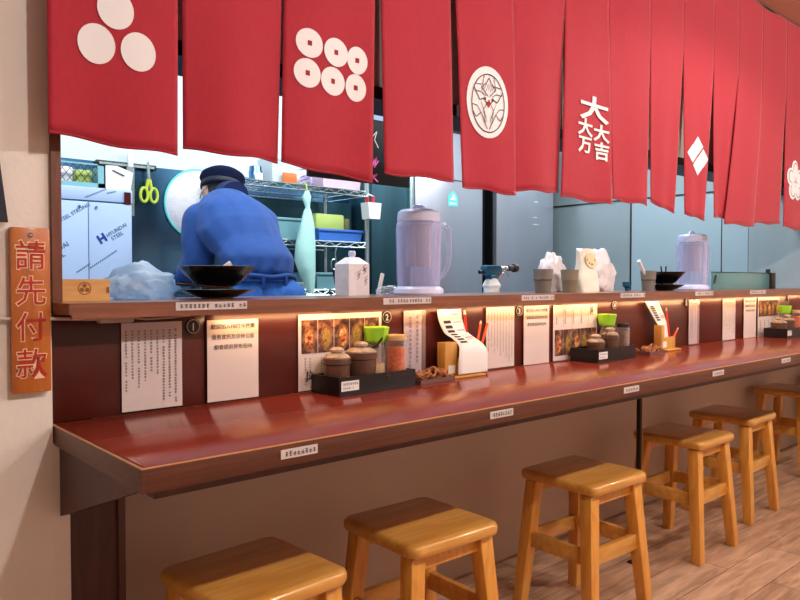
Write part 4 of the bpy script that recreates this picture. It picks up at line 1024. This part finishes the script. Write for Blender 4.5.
g = MB().box(2.13, 2.31, 3.06, 3.2, zt+.008, zt+.145, .008).build('green_box', 'lime_box', None, True); tag(g, 'yellow-green box standing inside the blue tray', 'box')
g = MB().box(2.316, 2.362, 3.08, 3.24, zt+.008, zt+.13, .006).build('olive_box', 'olive_box', None, True); tag(g, 'dark olive box beside the yellow-green box', 'box')
zt = 1.019
tub('grey_bin', 2.09, 2.33, 3.0, 3.28, zt, .085, 'teal_bin', 'grey-green bin on the lower wire shelf')
tub('white_tray', 1.80, 2.06, 3.0, 3.28, zt, .035, 'white_tub', 'shallow white tray on the lower wire shelf')

# hanging things in front of the shelf
e = local_thing('hanging_bag', (1.985, 2.93, 1.03), 'mint green bag knotted at its top hanging from the top wire shelf', 'bag')
m = MB(); prof = [(1.50, .012, 0), (1.47, .026, -.004), (1.44, .018, .0), (1.42, .013, .004), (1.40, .022, .004), (1.33, .040, .0), (1.24, .055, -.01), (1.16, .060, -.012), (1.10, .046, 0), (1.05, .030, .012), (1.0, .018, .02)]
vs = []; fs = []; n = 20
for i, (z, r, dx) in enumerate(prof):
    for k in range(n):
        a = 2*PI*k/n; q = 1+.16*noise.noise(Vector((math.cos(a)*1.6, math.sin(a)*1.6, z*9))); vs.append((1.985+dx+r*q*math.cos(a), 2.93+r*.6*q*math.sin(a), z))
for i in range(len(prof)-1):
    for k in range(n): fs.append((i*n+k, i*n+(k+1) % n, (i+1)*n+(k+1) % n, (i+1)*n+k))
fs += [tuple(range(n))[::-1], tuple((len(prof)-1)*n+k for k in range(n))]
m._add(vs, fs).build('bag_body', 'mint_cloth', e, True, 60)
MB().tube([(1.985, 2.93, 1.50), (1.99, 2.945, 1.535), (1.995, 2.972, 1.545)], .004, 8).build('hanging_loop', 'lime_box', e, True)
e = local_thing('hanging_tongs', (2.17, 2.95, 1.0), 'dark tongs with chrome ring hanging from the middle wire shelf', 'tongs')
MB().tube([(2.19, 2.965, 1.236), (2.175, 2.96, 1.20), (2.18, 2.96, 1.17)], .003, 6).tube([(2.168+.018*math.cos(t*PI/8), 2.96, 1.145+.026*math.sin(t*PI/8)) for t in range(16)], .0035, 6, True).build('ring', 'chrome', e, True)
MB().tube([(2.165, 2.96, 1.12), (2.175, 2.96, 1.06), (2.19, 2.96, 1.0)], .006, 8).build('tong_arm', 'black', e, True)
e = local_thing('utensil_holder', (2.39, 2.93, 1.39), 'white utensil holder with red handles hooked on the shelf post', 'holder')
m = MB(); m.prism([(2.345, 1.47), (2.435, 1.47), (2.425, 1.385), (2.355, 1.385)], 2.90, 2.963).build('holder_body', 'spoon', e, True)
MB().tube([(2.370, 2.93, 1.45), (2.360, 2.93, 1.50)], .009, 8).tube([(2.395, 2.93, 1.45), (2.405, 2.93, 1.505)], .009, 8).build('red_handles', 'red_handle', e, True)
MB().tube([(2.420, 2.95, 1.46), (2.425, 2.955, 1.51), (2.400, 2.965, 1.52), (2.385, 2.965, 1.505)], .005, 8).build('hook', 'spoon', e, True)

# steel cupboard and the two tall steel doors
e = local_thing('steel_cupboard', (2.78, 3.3, 0), 'dark teal-tinted steel cupboard between the shelf unit and tall steel doors', 'cupboard')
MB().box(2.63, 2.93, 3.22, 3.445, .0005, 2.0, .002).build('cupboard_body', 'steel_dark', e, True)
MB().box(2.915, 2.945, 3.20, 3.22, .0005, 2.0, .002).build('edge_strip', 'chrome', e, True)
fr = empty('tall_fridge', (3.26, 3.3, 0), 'tall stainless fridge with teal sticker behind the near jug', 'fridge')
MB().box(2.95, 3.568, 3.24, 3.445, .0005, 2.05).build('fridge_body', 'black', fr, True)
MB().box(2.955, 3.563, 3.20, 3.238, .1, 2.0, .004).build('door', 'steel_warm', fr, True)
MB().box(2.955, 3.563, 3.197, 3.2, 1.70, 1.704).build('door_line', 'black', fr, True)
stf = MB().prism([(3.235, 1.535), (3.325, 1.535), (3.325, 1.60), (3.28, 1.635), (3.235, 1.60)], 3.1975, 3.1995).build('house_sticker', 'sticker', fr, True)
MB().prism([(3.25, 1.575), (3.31, 1.575), (3.295, 1.60), (3.28, 1.615), (3.27, 1.59)], 3.196, 3.1973).box(3.25, 3.31, 3.196, 3.1973, 1.548, 1.558).build('white_print', 'spoon', stf, True)
g = MB().box(3.57, 3.70, 3.30, 3.445, .0005, 2.05).build('black_gap_panel', 'black', None, True); tag(g, 'black panel standing in for the dark gap between the two tall steel doors', 'panel')  # black box painted in for the dark gap between the fridges
f2 = empty('tall_fridge', (4.0, 3.3, 0), 'tall stainless fridge right of the black gap panel, behind the gas torch', 'fridge')
MB().box(3.702, 4.34, 3.24, 3.445, .0005, 2.05).build('fridge_body', 'black', f2, True)
MB().box(3.706, 4.335, 3.20, 3.238, .1, 2.0, .004).build('door', 'steel_warm', f2, True)
MB().box(4.11, 4.15, 3.197, 3.2, 1.62, 1.63).box(4.10, 4.14, 3.197, 3.2, 1.51, 1.516).box(4.10, 4.16, 3.197, 3.2, 1.46, 1.466).build('door_marks', 'spoon', f2, True)

# black hanging sign
bs = empty('black_sign_board', (1.78, 2.21, 1.43), 'black hanging board with pink writing half hidden behind the curtain', 'sign')
MB().box(1.50, 2.005, 2.205, 2.22, 1.447, 1.83, .003).build('board', 'black', bs, True)
MB().box(1.812, 1.872, 2.2035, 2.205, 1.70, 1.765).build('blue_sticker', 'film', bs, True)
m = MB(); f = plane_y(1.815, 2.2035, 1.53)
m.line2(f, [(-.03, -.03), (-.005, .02), (-.015, -.02), (.012, .025), (-.002, -.02), (.02, .01)], .006); m.line2(f, [(-.02, -.065), (.015, -.045), (-.012, -.055), (.018, -.075)], .006)
m.build('pink_writing', 'pink_neon', bs, True, 0)
m = MB(); m.line2(f, [(-.012, .10), (.012, .125), (.0, .09), (.02, .06)], .004); m.build('white_writing', 'white_chalk', bs, True, 0)
for x in (1.55, 1.95): MB().tube([(x, 2.212, 1.83), (x, 2.212, H+.05)], .002, 6).build('hanging_wire', 'metal_dark', bs, True)

# ------------------------------------------------------------------ the cook
def chain_balls(t, pts, step=.35):
    """fill a path of (point, radius or (rx, ry, rz)) with overlapping balls"""
    for (p, r), (q, s_) in zip(pts, pts[1:]):
        p, q = Vector(p), Vector(q)
        r3 = Vector(r if isinstance(r, tuple) else (r,)*3); s3 = Vector(s_ if isinstance(s_, tuple) else (s_,)*3)
        n = max(2, int((q-p).length/(min(min(r3), min(s3))*step))+1)
        for k in range(n+1):
            f = k/n; c = p.lerp(q, f); rr = r3.lerp(s3, f)
            b = bmesh.new(); bmesh.ops.create_icosphere(b, subdivisions=2, radius=1)
            for v in b.verts: v.co = Vector((c.x+v.co.x*rr.x, c.y+v.co.y*rr.y, c.z+v.co.z*rr.z))
            t.merge(b)
def remeshed(chains, vox, smooth=6, fold=None):
    t = MB()
    for c in chains: chain_balls(t, c)
    me = bpy.data.meshes.new('tmp'); t.bm.to_mesh(me); t.bm.free()
    ob = bpy.data.objects.new('tmp', me); COL.objects.link(ob)
    rm_ = ob.modifiers.new('r', 'REMESH'); rm_.mode = 'VOXEL'; rm_.voxel_size = vox
    sm = ob.modifiers.new('s', 'SMOOTH'); sm.factor = .5; sm.iterations = smooth
    bpy.context.view_layer.update()
    dg = bpy.context.evaluated_depsgraph_get(); ev = ob.evaluated_get(dg); m2 = bpy.data.meshes.new_from_object(ev)
    bpy.data.objects.remove(ob)
    out = MB(); out.bm.from_mesh(m2)
    if fold: 
        out.bm.normal_update()
        for v in out.bm.verts: v.co += v.normal*fold(v.co)
    return out
ck = empty('person', (1.44, 2.50, 0), 'person in blue sweatshirt, jeans and navy cap bending over, back to the counter', 'person')
pel = Vector((1.445, 2.45, .98)); chest = Vector((1.432, 2.66, 1.31)); mid = Vector((1.445, 2.53, 1.15))
rt = Vector((.93, -.36, 0)).normalized()   # the person's right side on screen right
nk = Vector((1.462, 2.74, 1.39)); hd = Vector((1.480, 2.83, 1.450))
shL = chest-rt*.135+Vector((0, 0, -.01)); shR = chest+rt*.125+Vector((0, 0, -.015))
elL = Vector((1.308, 2.70, 1.145)); wrL = Vector((1.268, 2.80, 1.06)); elR = Vector((1.575, 2.60, 1.13)); wrR = Vector((1.54, 2.84, 1.03))
hipL = pel-rt*.085; hipR = pel+rt*.085
knL = hipL+Vector((.0, .05, -.46)); knR = hipR+Vector((0, .05, -.46)); anL = knL+Vector((-.01, -.03, -.43)); anR = knR+Vector((.01, -.03, -.43))
def hand(w, dirv, side, curl=.5):
    d = dirv.normalized(); ch = []
    pc = w+d*.045
    ch.append([(w, .022), (pc, (.030, .030, .016)), (w+d*.075, (.034, .034, .013))])
    s_ = d.cross(Vector((0, 0, 1))).normalized()
    for k, L in enumerate((.062, .072, .068, .054)):
        o = w+d*.078+s_*(-.026+.0175*k); a = o+d*L*.5+Vector((0, 0, -.008)); b = a+d*L*.4+Vector((0, 0, -.030*curl-.006)); ch.append([(w+d*.05+s_*(-.02+.0135*k), .010), (o, .0095), (a, .0088), (b, .0075)])
    th = w+d*.03+s_*side*.03; ch.append([(w+d*.02, .012), (th, .011), (th+d*.03+s_*side*.018+Vector((0, 0, -.012)), .0095), (th+d*.055+s_*side*.012+Vector((0, 0, -.024)), .008)])
    return ch
body = [[(pel, (.13, .10, .10)), (mid, (.12, .10, .09)), (chest, (.15, .11, .10)), (nk, .055), (hd, .05)],
        [(hd, (.072, .085, .10)), (hd+Vector((0, .01, .03)), (.075, .09, .085)), (hd+Vector((-.01, .035, -.06)), (.05, .055, .05))],
        [(hd+Vector((-.012, .095, -.02)), .015), (hd+Vector((-.014, .105, -.04)), .013)],
        [(hd+Vector((-.077, .01, -.02)), (.008, .02, .028)), (hd+Vector((-.08, .012, .0)), (.008, .02, .024))], [(hd+Vector((.077, .0, -.02)), (.008, .02, .028)), (hd+Vector((.08, .002, .0)), (.008, .02, .024))],
        [(shL, .055), (elL, .040), (wrL, .026)], [(shR, .055), (elR, .040), (wrR, .026)],
        [(hipL, .088), (knL, .058), (anL, .040), (anL+Vector((0, .10, -.035)), (.038, .05, .03))], [(hipR, .088), (knR, .058), (anR, .040), (anR+Vector((0, .10, -.035)), (.038, .05, .03))]]
body += hand(wrL, Vector((-.35, .6, -.4)), 1)+hand(wrR, Vector((-.2, .8, -.3)), -1)
remeshed(body, .0075, 3).build('body', 'skin', ck, True, 60)
def folds(p):
    lo = max(.35, min(1, (1.30-p.z)*5))
    return lo*(.006*noise.noise(Vector((p.x*9+p.z*7, p.y*6, p.z*5)))+.016*abs(noise.noise(Vector((p.x*15-p.z*8, p.y*8, p.z*3.5))))+.002*noise.noise(p*30))
sh_ = [[(pel+Vector((0, .015, .115)), (.142, .110, .035)), (pel+Vector((0, .03, .17)), (.152, .120, .05)), (mid+Vector((0, .02, .05)), (.160, .122, .08)), (chest+Vector((0, -.06, -.05)), (.176, .125, .11)), (chest+Vector((0, -.02, .0)), (.168, .12, .11)), (chest+Vector((0, .03, .045)), (.13, .10, .09)), (nk+Vector((0, -.03, -.01)), (.085, .07, .055))],
       [(shL+Vector((.015, 0, 0)), .078), (shL.lerp(elL, .5), .068), (elL, .061), (elL.lerp(wrL, .75), .045)], [(shR-Vector((.01, 0, 0)), .078), (shR.lerp(elR, .5), .070), (elR, .060), (elR.lerp(wrR, .8), .043)]]
s_ = remeshed(sh_, .009, 8, folds).build('sweatshirt', 'shirt', ck, True, 80)
MB().tube([(pel.x+.144*math.cos(t*PI/16), pel.y+.015+.112*math.sin(t*PI/16), pel.z+.098+.004*math.sin(t)) for t in range(32)], .009, 8, True).build('hem', 'shirt', s_, True, 80)
q = elL.lerp(wrL, .72); q2 = elL.lerp(wrL, .95)
MB().tube([q, q2], [.048, .036], 20).build('cuff', 'cuff', s_, True, 60)
q = elR.lerp(wrR, .78); q2 = elR.lerp(wrR, .97); MB().tube([q, q2], [.044, .034], 20).build('cuff', 'cuff', s_, True, 60)
MB().tube([nk+Vector((0, -.045, .02)), nk+Vector((0, -.015, .03)), nk+Vector((0, .02, .035))], [.066, .060, .056], 28).build('collar', 'cuff', s_, True, 60)
tr = [[(pel+Vector((0, .012, .10)), (.130, .100, .03)), (pel, (.142, .112, .08)), (pel-Vector((0, 0, .05)), (.15, .115, .06))],
      [(hipL, .10), (knL, .074), (anL+Vector((0, 0, .03)), .06)], [(hipR, .10), (knR, .074), (anR+Vector((0, 0, .03)), .06)]]
j = remeshed(tr, .010, 6, lambda p: .004*noise.noise(p*14)).build('jeans', 'jeans', ck, True, 80)
MB().tube([(pel.x+0.139*math.cos(t*PI/16), pel.y+.012+.108*math.sin(t*PI/16), pel.z+.082) for t in range(32)], .006, 6, True).build('waistband', 'jeans_seam', j, True, 60)
for a in (-1.9, -1.2, -.5): MB().box(-.006, .006, -.003, .003, -.028, .028, .001, Matrix.Translation((pel.x+.146*math.cos(a), pel.y+.012+.115*math.sin(a), pel.z+.075)) @ Matrix.Rotation(a+PI/2, 4, 'Z')).build('belt_loop', 'jeans_seam', j, True)
hr = [[(hd+Vector((0, -.03, -.02)), (.076, .06, .07)), (hd+Vector((0, .0, .02)), (.079, .085, .075))]]
remeshed(hr, .007, 3).build('hair', 'hair', ck, True, 60)
cp = MB(); cc = hd+Vector((.0, .0, .045))
mt = Matrix.Translation(cc) @ Matrix.Rotation(R(14), 4, 'Y') @ Matrix.Rotation(R(-12), 4, 'X')
cp.lathe([(.080, -.045), (.083, -.038), (.085, -.015), (.094, .002), (.090, .018), (.070, .034), (.040, .042), (.001, .044)], n=40, mtx=mt, sy=1.12)
c_ = cp.build('cap', 'cap', ck, True, 60)
MB().lathe([(.083, -.046), (.087, -.040), (.087, -.026), (.085, -.022)], n=40, mtx=mt, sy=1.12).build('cap_band', 'navy', c_, True, 60)
MB().tube([hd+Vector((-.082, -.01, .01)), hd+Vector((-.090, .015, -.012)), hd+Vector((-.080, .05, -.035))], .0035, 6).ball(hd+Vector((-.035, .085, -.05)), .05, (.9, .55, .8), 3).build('face_mask', 'mask', ck, True)
for an, nm in ((anL, 'shoe'), (anR, 'shoe')):
    remeshed([[(an+Vector((0, -.03, -.035)), (.045, .05, .034)), (an+Vector((0, .13, -.045)), (.046, .07, .026))]], .008, 3).build('shoe', 'shoe', ck, True, 60)

# ------------------------------------------------------------------ lights
def light(kind, loc, power, color, size=.1, rot=(0, 0, 0), spot=None, blend=.4, sy=None):
    l = bpy.data.lights.new('light', kind); l.energy = power; l.color = color
    if kind == 'AREA':
        l.shape = 'RECTANGLE' if sy else 'SQUARE'; l.size = size
        if sy: l.size_y = sy
    else: l.shadow_soft_size = size
    if spot: l.spot_size = R(spot); l.spot_blend = blend
    o = bpy.data.objects.new('lamp', l); COL.objects.link(o); o.location = loc; o.rotation_euler = rot
    return o
WARM = (1.0, .91, .83)
for x, p in ((.94, 60), (2.2, 56), (3.45, 58), (4.7, 46)):
    light('POINT', (x, -.40, 2.30), p, WARM, .03)
light('SPOT', (2.95, .66, 2.30), 26, (1, .88, .80), .04, (0, 0, 0), 156, .4)
for i in range(len(led_x)-1):
    a, b = led_x[i], led_x[i+1]; light('AREA', ((a+b)/2, 1.466, .983), .55, (1, .55, .25), b-a-.02, (R(42), 0, 0), sy=.012)
COOL = (.88, .95, 1.0)
for x, y in ((1.0, 2.12), (2.3, 2.12), (3.6, 2.12)):
    light('AREA', (x, y, 2.38), 27, COOL, 1.0, (R(25), 0, 0), sy=.3)

w = bpy.data.worlds.new('world'); bpy.context.scene.world = w; w.use_nodes = True
w.node_tree.nodes['Background'].inputs[0].default_value = (.5, .45, .42, 1); w.node_tree.nodes['Background'].inputs[1].default_value = .12

# ------------------------------------------------------------------ camera
cam = bpy.data.cameras.new('camera'); cam.sensor_width = 36; cam.lens = 715/800*36; cam.clip_start = .02
co = bpy.data.objects.new('camera', cam); COL.objects.link(co)
co.location = (0, 0, 1.06); co.rotation_euler = (R(90)-math.atan(19/715), 0, -R(41.5))
sc = bpy.context.scene; sc.camera = co
sc.view_settings.view_transform = 'Standard'; sc.view_settings.look = 'None'; sc.view_settings.gamma = 1; sc.view_settings.exposure = 0
sc.view_settings.use_curve_mapping = False
for o in bpy.data.objects:
    if '_w' in o: del o['_w']
